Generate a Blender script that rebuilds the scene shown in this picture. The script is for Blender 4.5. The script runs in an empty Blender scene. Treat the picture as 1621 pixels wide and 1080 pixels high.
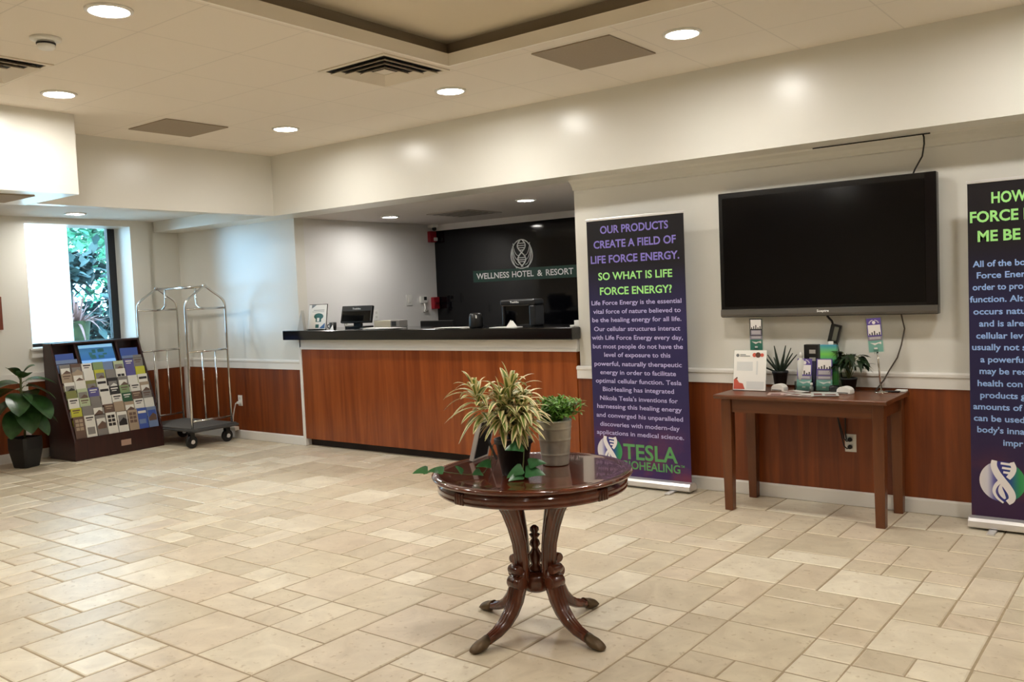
import bpy, bmesh, math, random
from mathutils import Vector, Matrix
random.seed(7)
SC = bpy.context.scene
COL = SC.collection
PI = math.pi

def lin(c):
    c = c / 255.0
    return c / 12.92 if c <= 0.04045 else ((c + 0.055) / 1.055) ** 2.4
def rgb(r, g, b):
    return (lin(r), lin(g), lin(b), 1.0)

# ------------------------------------------------------------------ camera
CAM_Y = -5.868
F_PX, YAW, PITCH, ROLL = 1406.77, -0.65655, -0.05431, 0.04194
cy, sy = math.cos(YAW), math.sin(YAW)
fwd = Vector((sy * math.cos(PITCH), cy * math.cos(PITCH), math.sin(PITCH)))
r0 = Vector((cy, -sy, 0)); d0 = fwd.cross(r0)
right = math.cos(ROLL) * r0 + math.sin(ROLL) * d0
down = -math.sin(ROLL) * r0 + math.cos(ROLL) * d0
cd = bpy.data.cameras.new('camera'); cam = bpy.data.objects.new('camera', cd); COL.objects.link(cam)
mw = Matrix((right, -down, -fwd)).transposed().to_4x4(); mw.translation = Vector((0, CAM_Y, 1.475))
cam.matrix_world = mw
cd.sensor_fit = 'HORIZONTAL'; cd.sensor_width = 36.0; cd.lens = F_PX / 1621 * 36.0
cd.clip_start = 0.05; cd.clip_end = 200
SC.camera = cam
SC.cycles.caustics_reflective = False; SC.cycles.caustics_refractive = False

# ------------------------------------------------------------------ world, sun, exposure
LAMP = 205.0            # emission of every recessed ceiling lamp
LAMP_DESK = 190.0        # the cooler, weaker pair behind the reception
SKY = 13.0
w = bpy.data.worlds.new('sky'); SC.world = w; w.use_nodes = True
bg = w.node_tree.nodes['Background']
bg.inputs[0].default_value = (0.36, 0.66, 1.0, 1); bg.inputs[1].default_value = SKY
sd = bpy.data.lights.new('sun', 'SUN'); sd.energy = 9; sd.angle = 0.01; sd.color = (1, .96, .88)
so = bpy.data.objects.new('sun', sd); COL.objects.link(so)
so.rotation_euler = (math.radians(38), math.radians(22), math.radians(20))
SC.view_settings.view_transform = 'Standard'; SC.view_settings.look = 'None'
SC.view_settings.exposure = 0.14; SC.view_settings.gamma = 1.0
SC.view_settings.use_curve_mapping = False

# ------------------------------------------------------------------ materials
MATS = {}
def mat(name, col, rough=0.5, metal=0.0, spec=0.5, coat=0.0, noise=0.0, nscale=8.0, bump=0.0, bscale=60.0, emit=0.0, trans=0.0):
    if name in MATS: return MATS[name]
    m = bpy.data.materials.new(name); m.use_nodes = True; MATS[name] = m
    nt = m.node_tree; b = nt.nodes['Principled BSDF']
    b.inputs['Base Color'].default_value = col; b.inputs['Roughness'].default_value = rough
    b.inputs['Metallic'].default_value = metal; b.inputs['Specular IOR Level'].default_value = spec
    b.inputs['Coat Weight'].default_value = coat; b.inputs['Coat Roughness'].default_value = 0.05
    if trans: b.inputs['Transmission Weight'].default_value = trans
    if emit:
        b.inputs['Emission Color'].default_value = col; b.inputs['Emission Strength'].default_value = emit
    if noise or bump:
        tc = nt.nodes.new('ShaderNodeTexCoord')
    if noise:
        n = nt.nodes.new('ShaderNodeTexNoise'); n.inputs['Scale'].default_value = nscale; n.inputs['Detail'].default_value = 4
        nt.links.new(tc.outputs['Object'], n.inputs['Vector'])
        r = nt.nodes.new('ShaderNodeValToRGB')
        r.color_ramp.elements[0].position = 0.3; r.color_ramp.elements[1].position = 0.7
        r.color_ramp.elements[0].color = tuple(c * (1 - noise) for c in col[:3]) + (1,)
        r.color_ramp.elements[1].color = tuple(min(1, c * (1 + noise)) for c in col[:3]) + (1,)
        nt.links.new(n.outputs['Fac'], r.inputs['Fac']); nt.links.new(r.outputs['Color'], b.inputs['Base Color'])
    if bump:
        n2 = nt.nodes.new('ShaderNodeTexNoise'); n2.inputs['Scale'].default_value = bscale; n2.inputs['Detail'].default_value = 3
        nt.links.new(tc.outputs['Object'], n2.inputs['Vector'])
        bp = nt.nodes.new('ShaderNodeBump'); bp.inputs['Strength'].default_value = bump; bp.inputs['Distance'].default_value = 0.01
        nt.links.new(n2.outputs['Fac'], bp.inputs['Height']); nt.links.new(bp.outputs['Normal'], b.inputs['Normal'])
    return m

def wood(name, dark, light, rough=0.3, coat=0.0, planks=0.0, axis='Z', grain=9.0, stretch=0.06, amount=0.25):
    """procedural timber: stretched noise grain, optional plank-to-plank tone steps along x+y"""
    if name in MATS: return MATS[name]
    m = bpy.data.materials.new(name); m.use_nodes = True; MATS[name] = m
    nt = m.node_tree; L = nt.links.new; N = nt.nodes.new; b = nt.nodes['Principled BSDF']
    tc = N('ShaderNodeTexCoord'); mp = N('ShaderNodeMapping')
    sc = {'X': (stretch, 1, 1), 'Y': (1, stretch, 1), 'Z': (1, 1, stretch)}[axis]
    mp.inputs['Scale'].default_value = tuple(grain * s for s in sc)
    L(tc.outputs['Object'], mp.inputs['Vector'])
    n = N('ShaderNodeTexNoise'); n.inputs['Scale'].default_value = 1.6; n.inputs['Detail'].default_value = 6; n.inputs['Roughness'].default_value = 0.6
    n.inputs['Distortion'].default_value = 0.6
    L(mp.outputs['Vector'], n.inputs['Vector'])
    fac = n.outputs['Fac']
    if planks:
        sp = N('ShaderNodeSeparateXYZ'); L(tc.outputs['Object'], sp.inputs[0])
        ad = N('ShaderNodeMath'); ad.operation = 'ADD'; L(sp.outputs['X'], ad.inputs[0]); L(sp.outputs['Y'], ad.inputs[1])
        mu = N('ShaderNodeMath'); mu.operation = 'MULTIPLY'; L(ad.outputs[0], mu.inputs[0]); mu.inputs[1].default_value = planks
        fl = N('ShaderNodeMath'); fl.operation = 'FLOOR'; L(mu.outputs[0], fl.inputs[0])
        wn = N('ShaderNodeTexWhiteNoise'); wn.noise_dimensions = '1D'; L(fl.outputs[0], wn.inputs['W'])
        mx = N('ShaderNodeMath'); mx.operation = 'MULTIPLY_ADD'; L(wn.outputs['Value'], mx.inputs[0]); mx.inputs[1].default_value = amount
        sb = N('ShaderNodeMath'); sb.operation = 'SUBTRACT'; L(fac, sb.inputs[0]); sb.inputs[1].default_value = amount / 2
        L(sb.outputs[0], mx.inputs[2]); fac = mx.outputs[0]
    r = N('ShaderNodeValToRGB'); r.color_ramp.elements[0].position = 0.3; r.color_ramp.elements[1].position = 0.72
    r.color_ramp.elements[0].color = dark; r.color_ramp.elements[1].color = light
    L(fac, r.inputs['Fac']); L(r.outputs['Color'], b.inputs['Base Color'])
    b.inputs['Roughness'].default_value = rough; b.inputs['Coat Weight'].default_value = coat; b.inputs['Coat Roughness'].default_value = 0.04
    return m

def ceiling_mat(name, col):
    """matt tiles on a 0.6 m grid with fine joints"""
    m = bpy.data.materials.new(name); m.use_nodes = True
    nt = m.node_tree; L = nt.links.new; N = nt.nodes.new; b = nt.nodes['Principled BSDF']
    tc = N('ShaderNodeTexCoord'); sp = N('ShaderNodeSeparateXYZ'); L(tc.outputs['Object'], sp.inputs[0])
    outs = []
    for ax, off in (('X', 3.73 + 60), ('Y', 1.5 + 60)):
        a = N('ShaderNodeMath'); a.operation = 'ADD'; L(sp.outputs[ax], a.inputs[0]); a.inputs[1].default_value = off
        d = N('ShaderNodeMath'); d.operation = 'DIVIDE'; L(a.outputs[0], d.inputs[0]); d.inputs[1].default_value = 0.6
        f = N('ShaderNodeMath'); f.operation = 'FRACT'; L(d.outputs[0], f.inputs[0])
        s = N('ShaderNodeMath'); s.operation = 'SUBTRACT'; L(f.outputs[0], s.inputs[0]); s.inputs[1].default_value = 0.5
        ab = N('ShaderNodeMath'); ab.operation = 'ABSOLUTE'; L(s.outputs[0], ab.inputs[0])
        g = N('ShaderNodeMath'); g.operation = 'GREATER_THAN'; L(ab.outputs[0], g.inputs[0]); g.inputs[1].default_value = 0.4935
        outs.append(g)
    mx = N('ShaderNodeMath'); mx.operation = 'MAXIMUM'; L(outs[0].outputs[0], mx.inputs[0]); L(outs[1].outputs[0], mx.inputs[1])
    mix = N('ShaderNodeMix'); mix.data_type = 'RGBA'; mix.inputs['A'].default_value = col
    mix.inputs['B'].default_value = tuple(c * 0.86 for c in col[:3]) + (1,)
    L(mx.outputs[0], mix.inputs['Factor']); L(mix.outputs['Result'], b.inputs['Base Color'])
    bp = N('ShaderNodeBump'); bp.inputs['Strength'].default_value = 0.25; bp.inputs['Distance'].default_value = 0.004; bp.invert = True
    L(mx.outputs[0], bp.inputs['Height']); L(bp.outputs['Normal'], b.inputs['Normal'])
    b.inputs['Roughness'].default_value = 0.85
    return m

def floor_mat():
    m = bpy.data.materials.new('travertine_tile'); m.use_nodes = True
    nt = m.node_tree; L = nt.links.new; N = nt.nodes.new; b = nt.nodes['Principled BSDF']
    geo = N('ShaderNodeNewGeometry'); tc = N('ShaderNodeTexCoord')
    r = N('ShaderNodeValToRGB'); cr = r.color_ramp
    cr.elements[0].position = 0.0; cr.elements[0].color = rgb(214, 202, 180)
    cr.elements[1].position = 1.0; cr.elements[1].color = rgb(243, 235, 216)
    for p, c in ((0.25, rgb(225, 214, 191)), (0.5, rgb(226, 212, 191)), (0.75, rgb(237, 228, 208))):
        e = cr.elements.new(p); e.color = c
    L(geo.outputs['Random Per Island'], r.inputs['Fac'])
    n = N('ShaderNodeTexNoise'); n.inputs['Scale'].default_value = 5; n.inputs['Detail'].default_value = 6; n.inputs['Roughness'].default_value = 0.62
    n.inputs['Distortion'].default_value = 0.8
    va = N('ShaderNodeVectorMath'); va.operation = 'ADD'; L(tc.outputs['Object'], va.inputs[0])
    cmb = N('ShaderNodeCombineXYZ'); ml = N('ShaderNodeMath'); ml.operation = 'MULTIPLY'; ml.inputs[1].default_value = 40
    L(geo.outputs['Random Per Island'], ml.inputs[0]); L(ml.outputs[0], cmb.inputs['Z']); L(cmb.outputs[0], va.inputs[1])
    L(va.outputs[0], n.inputs['Vector'])
    r2 = N('ShaderNodeValToRGB'); r2.color_ramp.elements[0].position = 0.32; r2.color_ramp.elements[1].position = 0.68
    r2.color_ramp.elements[0].color = (0.84, 0.81, 0.76, 1); r2.color_ramp.elements[1].color = (1.06, 1.05, 1.02, 1)
    L(n.outputs['Fac'], r2.inputs['Fac'])
    mx = N('ShaderNodeMix'); mx.data_type = 'RGBA'; mx.blend_type = 'MULTIPLY'; mx.inputs['Factor'].default_value = 1
    L(r.outputs['Color'], mx.inputs['A']); L(r2.outputs['Color'], mx.inputs['B'])
    v = N('ShaderNodeTexNoise'); v.inputs['Scale'].default_value = 34; v.inputs['Detail'].default_value = 5
    L(va.outputs[0], v.inputs['Vector'])
    r3 = N('ShaderNodeValToRGB'); r3.color_ramp.elements[0].position = 0.30; r3.color_ramp.elements[1].position = 0.38
    r3.color_ramp.elements[0].color = (0.72, 0.66, 0.56, 1); r3.color_ramp.elements[1].color = (1, 1, 1, 1)
    L(v.outputs['Fac'], r3.inputs['Fac'])
    mx2 = N('ShaderNodeMix'); mx2.data_type = 'RGBA'; mx2.blend_type = 'MULTIPLY'; mx2.inputs['Factor'].default_value = 0.7
    L(mx.outputs['Result'], mx2.inputs['A']); L(r3.outputs['Color'], mx2.inputs['B'])
    L(mx2.outputs['Result'], b.inputs['Base Color'])
    bp = N('ShaderNodeBump'); bp.inputs['Strength'].default_value = 0.12; bp.inputs['Distance'].default_value = 0.01
    L(n.outputs['Fac'], bp.inputs['Height']); L(bp.outputs['Normal'], b.inputs['Normal'])
    b.inputs['Roughness'].default_value = 0.36; b.inputs['Specular IOR Level'].default_value = 0.45
    return m

def banner_mat(name, top, mid, low, glow, z0=0.07, z1=2.0):
    """printed night-sky artwork: bands of colour up the cloth, cloudy patches near the foot, tiny stars"""
    m = bpy.data.materials.new(name); m.use_nodes = True
    nt = m.node_tree; L = nt.links.new; N = nt.nodes.new; b = nt.nodes['Principled BSDF']
    tc = N('ShaderNodeTexCoord'); sp = N('ShaderNodeSeparateXYZ'); L(tc.outputs['Object'], sp.inputs[0])
    mr = N('ShaderNodeMapRange'); mr.inputs['From Min'].default_value = z0; mr.inputs['From Max'].default_value = z1
    L(sp.outputs['Z'], mr.inputs['Value'])
    r = N('ShaderNodeValToRGB'); cr = r.color_ramp
    cr.elements[0].position = 0; cr.elements[0].color = low; cr.elements[1].position = 1; cr.elements[1].color = top
    e = cr.elements.new(0.32); e.color = mid; e = cr.elements.new(0.62); e.color = mid; e = cr.elements.new(0.82); e.color = top
    L(mr.outputs[0], r.inputs['Fac'])
    n = N('ShaderNodeTexNoise'); n.inputs['Scale'].default_value = 3.2; n.inputs['Detail'].default_value = 4; L(tc.outputs['Object'], n.inputs['Vector'])
    mul = N('ShaderNodeMapRange'); mul.inputs['From Min'].default_value = 0.46; mul.inputs['From Max'].default_value = 0.7
    L(n.outputs['Fac'], mul.inputs['Value'])
    inv = N('ShaderNodeMapRange'); inv.inputs['From Min'].default_value = 0.0; inv.inputs['From Max'].default_value = 0.22
    inv.inputs['To Min'].default_value = 1; inv.inputs['To Max'].default_value = 0.0; L(mr.outputs[0], inv.inputs['Value'])
    mm = N('ShaderNodeMath'); mm.operation = 'MULTIPLY'; L(mul.outputs[0], mm.inputs[0]); L(inv.outputs[0], mm.inputs[1])
    mx = N('ShaderNodeMix'); mx.data_type = 'RGBA'; L(mm.outputs[0], mx.inputs['Factor']); L(r.outputs['Color'], mx.inputs['A']); mx.inputs['B'].default_value = glow
    vo = N('ShaderNodeTexVoronoi'); vo.inputs['Scale'].default_value = 9; L(tc.outputs['Object'], vo.inputs['Vector'])
    lt = N('ShaderNodeMath'); lt.operation = 'LESS_THAN'; lt.inputs[1].default_value = 0.022; L(vo.outputs['Distance'], lt.inputs[0])
    mx2 = N('ShaderNodeMix'); mx2.data_type = 'RGBA'; L(lt.outputs[0], mx2.inputs['Factor']); L(mx.outputs['Result'], mx2.inputs['A']); mx2.inputs['B'].default_value = (0.5, 0.4, 0.35, 1)
    L(mx2.outputs['Result'], b.inputs['Base Color']); b.inputs['Roughness'].default_value = 0.55; b.inputs['Specular IOR Level'].default_value = 0.3
    return m

def gradient_mat(name, stops, axis='X', a=0, bb=1, rough=0.4):
    m = bpy.data.materials.new(name); m.use_nodes = True
    nt = m.node_tree; L = nt.links.new; N = nt.nodes.new; b = nt.nodes['Principled BSDF']
    tc = N('ShaderNodeTexCoord'); sp = N('ShaderNodeSeparateXYZ'); L(tc.outputs['Generated'], sp.inputs[0])
    r = N('ShaderNodeValToRGB'); cr = r.color_ramp
    cr.elements[0].position = stops[0][0]; cr.elements[0].color = stops[0][1]
    cr.elements[1].position = stops[-1][0]; cr.elements[1].color = stops[-1][1]
    for p, c in stops[1:-1]:
        e = cr.elements.new(p); e.color = c
    L(sp.outputs[axis], r.inputs['Fac']); L(r.outputs['Color'], b.inputs['Base Color']); b.inputs['Roughness'].default_value = rough
    return m

def pane_mat(name, tint=(1, 1, 1, 1), rough=0.0, refl=0.06):
    m = bpy.data.materials.new(name); m.use_nodes = True
    nt = m.node_tree; nt.nodes.clear(); N = nt.nodes.new; L = nt.links.new
    o = N('ShaderNodeOutputMaterial'); t = N('ShaderNodeBsdfTransparent'); t.inputs[0].default_value = tint
    g = N('ShaderNodeBsdfGlossy'); g.inputs['Roughness'].default_value = rough
    mx = N('ShaderNodeMixShader'); fr = N('ShaderNodeFresnel'); fr.inputs['IOR'].default_value = 1.35
    L(fr.outputs[0], mx.inputs[0]); L(t.outputs[0], mx.inputs[1]); L(g.outputs[0], mx.inputs[2]); L(mx.outputs[0], o.inputs['Surface'])
    return m

PAINT = mat('wall_paint', rgb(226, 224, 216), 0.28, noise=0.012, nscale=2)
PAINT_COOL = mat('desk_wall_paint', rgb(230, 228, 226), 0.5)
TRIMW = mat('white_gloss_trim', rgb(234, 231, 226), 0.3)
CEIL = ceiling_mat('ceiling_tile', rgb(236, 227, 214))
CEIL2 = mat('alcove_ceiling', rgb(225, 222, 216), 0.8)
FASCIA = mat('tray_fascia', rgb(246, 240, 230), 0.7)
COVE_SHADE = mat('tray_cove_shade', rgb(150, 138, 122), 0.8)  # the cove's shade is put into this darker colour
GREYP = mat('grey_panel', rgb(160, 146, 128), 0.8, noise=0.04, nscale=90)
WAINS = wood('cherry_panel', rgb(106, 47, 15), rgb(144, 72, 26), 0.42, planks=7.5, amount=0.2, grain=10)
WAINS2 = wood('desk_cherry_panel', rgb(124, 58, 22), rgb(158, 82, 36), 0.26, planks=7.5, amount=0.2, grain=10)
MAHOG = wood('mahogany', rgb(64, 24, 13), rgb(112, 50, 27), 0.16, coat=0.8, axis='X', grain=7, stretch=0.15)
MAHOGV = wood('mahogany_carved', rgb(60, 27, 15), rgb(110, 54, 30), 0.25, coat=0.5, axis='Z', grain=9, stretch=0.2)
CONSOLE = wood('walnut_stain', rgb(84, 42, 18), rgb(118, 66, 32), 0.34, coat=0.1, axis='X', grain=8, stretch=0.08)
CONSOLEV = wood('walnut_stain_leg', rgb(86, 44, 19), rgb(118, 67, 33), 0.32, axis='Z', grain=8, stretch=0.08)
RACKM = wood('espresso_laminate', rgb(38, 16, 14), rgb(62, 28, 24), 0.35, axis='Z', grain=8, stretch=0.1)
BLACKG = mat('black_granite', rgb(14, 14, 16), 0.1, noise=0.3, nscale=120, coat=0.3)
BLACKW = mat('black_gloss_wall', rgb(8, 8, 12), 0.06, spec=0.4)
BLACKP = mat('black_plastic', rgb(16, 16, 17), 0.35)
BLACKS = mat('screen_black', rgb(4, 4, 6), 0.08)
DGREY = mat('dark_grey_plastic', rgb(52, 50, 46), 0.35)
POT = mat('black_pot', rgb(20, 21, 22), 0.45)
CHROME = mat('chrome', (0.72, 0.71, 0.69, 1), 0.14, metal=1)
ALU = mat('satin_aluminium', (0.82, 0.81, 0.82, 1), 0.32, metal=0.7)
STEEL = mat('galvanised', rgb(186, 184, 172), 0.42, metal=0.45, noise=0.12, nscale=25)
DECKM = mat('grey_carpet', rgb(98, 97, 96), 0.9, noise=0.08, nscale=60)
RUBBER = mat('rubber', rgb(22, 22, 22), 0.6)
WHITE = mat('white_plastic', rgb(236, 235, 230), 0.4)
PAPER = mat('white_paper', rgb(240, 239, 235), 0.6)
INK = mat('black_print', rgb(34, 33, 34), 0.6)
RED = mat('fire_red', rgb(150, 30, 42), 0.4)
BRASS = mat('aged_brass', rgb(96, 78, 56), 0.42, metal=0.5)
GLASS = pane_mat('window_glass', (0.93, 0.98, 0.97, 1))
ACRYL = pane_mat('clear_acrylic', (0.94, 0.98, 0.97, 1))
LAMPM = mat('lamp_lens', (1, .965, .90, 1), 0.5, emit=LAMP)
LAMPD = mat('desk_lamp_lens', (1, .965, .91, 1), 0.5, emit=LAMP_DESK)
G_FIDDLE = mat('broad_leaf_green', rgb(46, 78, 38), 0.32, noise=0.35, nscale=14)
G_DARK = mat('deep_leaf_green', rgb(34, 52, 30), 0.35, noise=0.3, nscale=20)
G_ALOE = mat('aloe_green', rgb(44, 58, 44), 0.4, noise=0.25, nscale=30)
G_MID = mat('leaf_green', rgb(112, 164, 66), 0.4, noise=0.35, nscale=30)
G_POTHOS = mat('pothos_green', rgb(58, 112, 66), 0.28, noise=0.3, nscale=25)
CREAM = mat('leaf_cream', rgb(244, 228, 178), 0.4, noise=0.12, nscale=30)
G_STRIPE = mat('leaf_stripe_green', rgb(122, 146, 70), 0.4, noise=0.25, nscale=30)
STEM = mat('plant_stem', rgb(92, 98, 56), 0.6)
SOIL = mat('soil', rgb(46, 34, 26), 0.95, noise=0.4, nscale=60)
TERRA = mat('bark_chips', rgb(150, 84, 48), 0.9, noise=0.35, nscale=70)
BR_GREEN = mat('sign_green', rgb(18, 62, 52), 0.45)
SIGNW = mat('sign_silver', rgb(244, 246, 246), 0.4)

# ------------------------------------------------------------------ mesh helpers
WM = {}
class MB:
    def __init__(self): self.bm = bmesh.new()
    def _face(self, vs, m=0, smooth=False):
        try:
            f = self.bm.faces.new(vs); f.material_index = m; f.smooth = smooth; return f
        except ValueError: return None
    def box(self, x0, x1, y0, y1, z0, z1, m=0, M=None):
        P = [Vector((x, y, z)) for z in (z0, z1) for y in (y0, y1) for x in (x0, x1)]
        if M is not None: P = [M @ p for p in P]
        v = [self.bm.verts.new(p) for p in P]
        for q in ((0, 2, 3, 1), (4, 5, 7, 6), (0, 1, 5, 4), (2, 6, 7, 3), (0, 4, 6, 2), (1, 3, 7, 5)):
            self._face([v[i] for i in q], m)
        return self
    def quad(self, pts, m=0, smooth=False):
        self._face([self.bm.verts.new(Vector(p)) for p in pts], m, smooth); return self
    def prism(self, poly, off, m=0, M=None):
        """extrude a polygon (list of 3-D points) by vector off"""
        off = Vector(off)
        A = [Vector(p) for p in poly]; B = [p + off for p in A]
        if M is not None: A = [M @ p for p in A]; B = [M @ p for p in B]
        a = [self.bm.verts.new(p) for p in A]; b = [self.bm.verts.new(p) for p in B]
        n = len(a); self._face(a[::-1], m); self._face(b, m)
        for i in range(n): self._face([a[i], a[(i + 1) % n], b[(i + 1) % n], b[i]], m)
        return self
    def loft(self, rings, m=0, smooth=True, cap=True, closed=True):
        R = [[self.bm.verts.new(Vector(p)) for p in r] for r in rings]
        n = len(R[0])
        for i in range(len(R) - 1):
            for j in range(n if closed else n - 1):
                self._face([R[i][j], R[i][(j + 1) % n], R[i + 1][(j + 1) % n], R[i + 1][j]], m, smooth)
        if cap and closed:
            self._face(R[0][::-1], m); self._face(R[-1], m)
        return self
    def lathe(self, prof, c=(0, 0, 0), seg=32, m=0, smooth=True, rfun=None, M=None, cap=True):
        rings = []
        for r, z in prof:
            ring = []
            for k in range(seg):
                a = 2 * PI * k / seg; rr = r * (rfun(a, z) if rfun else 1)
                p = Vector((c[0] + max(rr, 1e-5) * math.cos(a), c[1] + max(rr, 1e-5) * math.sin(a), c[2] + z))
                ring.append(M @ p if M is not None else p)
            rings.append(ring)
        return self.loft(rings, m, smooth, cap)
    def tube(self, pts, r, seg=8, m=0, rads=None):
        P = [Vector(p) for p in pts]; rings = []
        prev = None
        for i, p in enumerate(P):
            t = (P[min(i + 1, len(P) - 1)] - P[max(i - 1, 0)]).normalized()
            if prev is None:
                ref = Vector((0, 0, 1)) if abs(t.z) < 0.9 else Vector((1, 0, 0))
                u = t.cross(ref).normalized()
            else:
                u = (prev - t * prev.dot(t)).normalized()
            prev = u; v = t.cross(u); rr = rads[i] if rads else r
            rings.append([p + (u * math.cos(2 * PI * k / seg) + v * math.sin(2 * PI * k / seg)) * rr for k in range(seg)])
        return self.loft(rings, m)
    def ball(self, c, r, m=0, seg=14, rz=None):
        rz = rz or r
        n = 8
        return self.lathe([(r * math.sin(PI * i / n), -rz * math.cos(PI * i / n)) for i in range(n + 1)], c, seg, m)
    def leaf(self, base, d, L, W, droop=0.3, n=6, cols=(0, 0), fold=0.15, shape='lance', roll=0.0):
        """one blade: strip of n rows, cols lists the material of each strip across"""
        base = Vector(base); d = Vector(d).normalized(); k = len(cols); rows = []
        up = Vector((0, 0, 1))
        for i in range(n + 1):
            t = i / n
            p = base + d * (L * t) - up * (droop * L * t * t)
            tg = (d * L - up * (2 * droop * L * t)).normalized()
            s = tg.cross(up)
            s = s.normalized() if s.length > 1e-3 else Vector((1, 0, 0))
            if roll: s = Matrix.Rotation(roll, 3, tg) @ s
            nn = s.cross(tg)
            if shape == 'lance': wv = W * 0.5 * (math.sin(PI * min(1, 0.12 + 0.88 * t)) ** 0.75)
            elif shape == 'oval': wv = W * 0.5 * (math.sin(PI * (0.04 + 0.955 * t ** 0.9)) ** 0.6)
            elif shape == 'heart': wv = W * 0.5 * ((1 - t) ** 0.75) * min(1, 0.72 + 3 * t) * 1.08 if t < 1 else 0.0
            else: wv = W * 0.5 * (1 - t) ** 0.8
            wv = max(wv, 0.0006)
            rows.append([p + s * (wv * (2 * j / k - 1)) + nn * (fold * wv * abs(2 * j / k - 1)) for j in range(k + 1)])
        V = [[self.bm.verts.new(q) for q in r] for r in rows]
        for i in range(n):
            for j in range(k):
                self._face([V[i][j], V[i][j + 1], V[i + 1][j + 1], V[i + 1][j]], cols[j], True)
        return self
    def disc(self, c, r, n=24, m=0, U=(1, 0, 0), V=(0, 0, 1)):
        c = Vector(c); U = Vector(U); V = Vector(V)
        self._face([self.bm.verts.new(c + U * (r * math.cos(2 * PI * i / n)) + V * (r * math.sin(2 * PI * i / n))) for i in range(n)], m)
        return self
    def build(self, name, mats, parent=None, bevel=0.0, origin=None, local=False):
        me = bpy.data.meshes.new(name); o = bpy.data.objects.new(name, me); COL.objects.link(o)
        if parent is not None:
            o.parent = parent; M = WM[parent.name]
        else:
            if origin is None:
                xs = [v.co for v in self.bm.verts]
                lo = Vector((min(p.x for p in xs), min(p.y for p in xs), min(p.z for p in xs)))
                hi = Vector((max(p.x for p in xs), max(p.y for p in xs), max(p.z for p in xs)))
                origin = ((lo.x + hi.x) / 2, (lo.y + hi.y) / 2, lo.z)
            M = Matrix.Translation(Vector(origin)); o.location = origin
        WM[o.name] = M
        if not local: self.bm.transform(M.inverted())
        self.bm.normal_update(); self.bm.to_mesh(me); self.bm.free()
        for m in (mats if isinstance(mats, (list, tuple)) else [mats]): me.materials.append(m)
        if bevel:
            b = o.modifiers.new('bevel', 'BEVEL'); b.width = bevel; b.segments = 2; b.limit_method = 'ANGLE'; b.angle_limit = math.radians(40)
        return o

def tag(o, label, cat, group=None, kind=None):
    o['label'] = label; o['category'] = cat
    if group: o['group'] = group
    if kind: o['kind'] = kind
    return o
def thing(name, label, cat, loc=(0, 0, 0), rotz=0.0, group=None, kind=None):
    o = bpy.data.objects.new(name, None); COL.objects.link(o); o.location = loc; o.rotation_euler = (0, 0, rotz)
    o.empty_display_size = 0.1
    WM[o.name] = Matrix.Translation(Vector(loc)) @ Matrix.Rotation(rotz, 4, 'Z')
    return tag(o, label, cat, group, kind)
def struct(o, label, cat): return tag(o, label, cat, kind='structure')
def copy_tree(o, parent=None):
    c = o.copy(); COL.objects.link(c)
    if parent is not None: c.parent = parent
    WM[c.name] = WM[o.name]
    for ch in list(o.children): copy_tree(ch, c)
    return c
def box_obj(name, mats, *a, parent=None, bevel=0.0):
    return MB().box(*a).build(name, mats, parent, bevel)

# lettering -> mesh pieces in the plane O + U*x + V*y
_cap = {}
def text_into(mb, s, x0, x1, z0, cap, y, m=0, bold=0.0, anchor='fit', U=Vector((1, 0, 0)), V=Vector((0, 0, 1)), O=None, scale=None):
    cu = bpy.data.curves.new('lettering', 'FONT'); cu.body = s; cu.size = 1; cu.offset = bold; cu.resolution_u = 3; cu.fill_mode = 'FRONT'
    ob = bpy.data.objects.new('lettering', cu); COL.objects.link(ob)
    dg = bpy.context.evaluated_depsgraph_get(); me = bpy.data.meshes.new_from_object(ob.evaluated_get(dg))
    xs = [v.co.x for v in me.vertices]; lo, hi = min(xs), max(xs)
    CAPH = 0.729
    sx = (x1 - x0) / (hi - lo) if anchor == 'fit' else scale
    sz = cap / CAPH
    vs = []
    for v in me.vertices:
        if O is None: p = Vector((x0 + (v.co.x - lo) * sx, y, z0 + v.co.y * sz))
        else: p = O + U * (x0 + (v.co.x - lo) * sx) + V * (z0 + v.co.y * sz)
        vs.append(mb.bm.verts.new(p))
    for f in me.polygons: mb._face([vs[i] for i in f.vertices], m)
    bpy.data.objects.remove(ob); bpy.data.curves.remove(cu); bpy.data.meshes.remove(me)
    return sx

# ================================================================== SETTING
XL, XR, YF, ZC, ZS = -9.3, 2.6, -9.4, 2.9, 2.322     # left wall, right wall, wall behind, ceiling, underside of soffits
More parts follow.
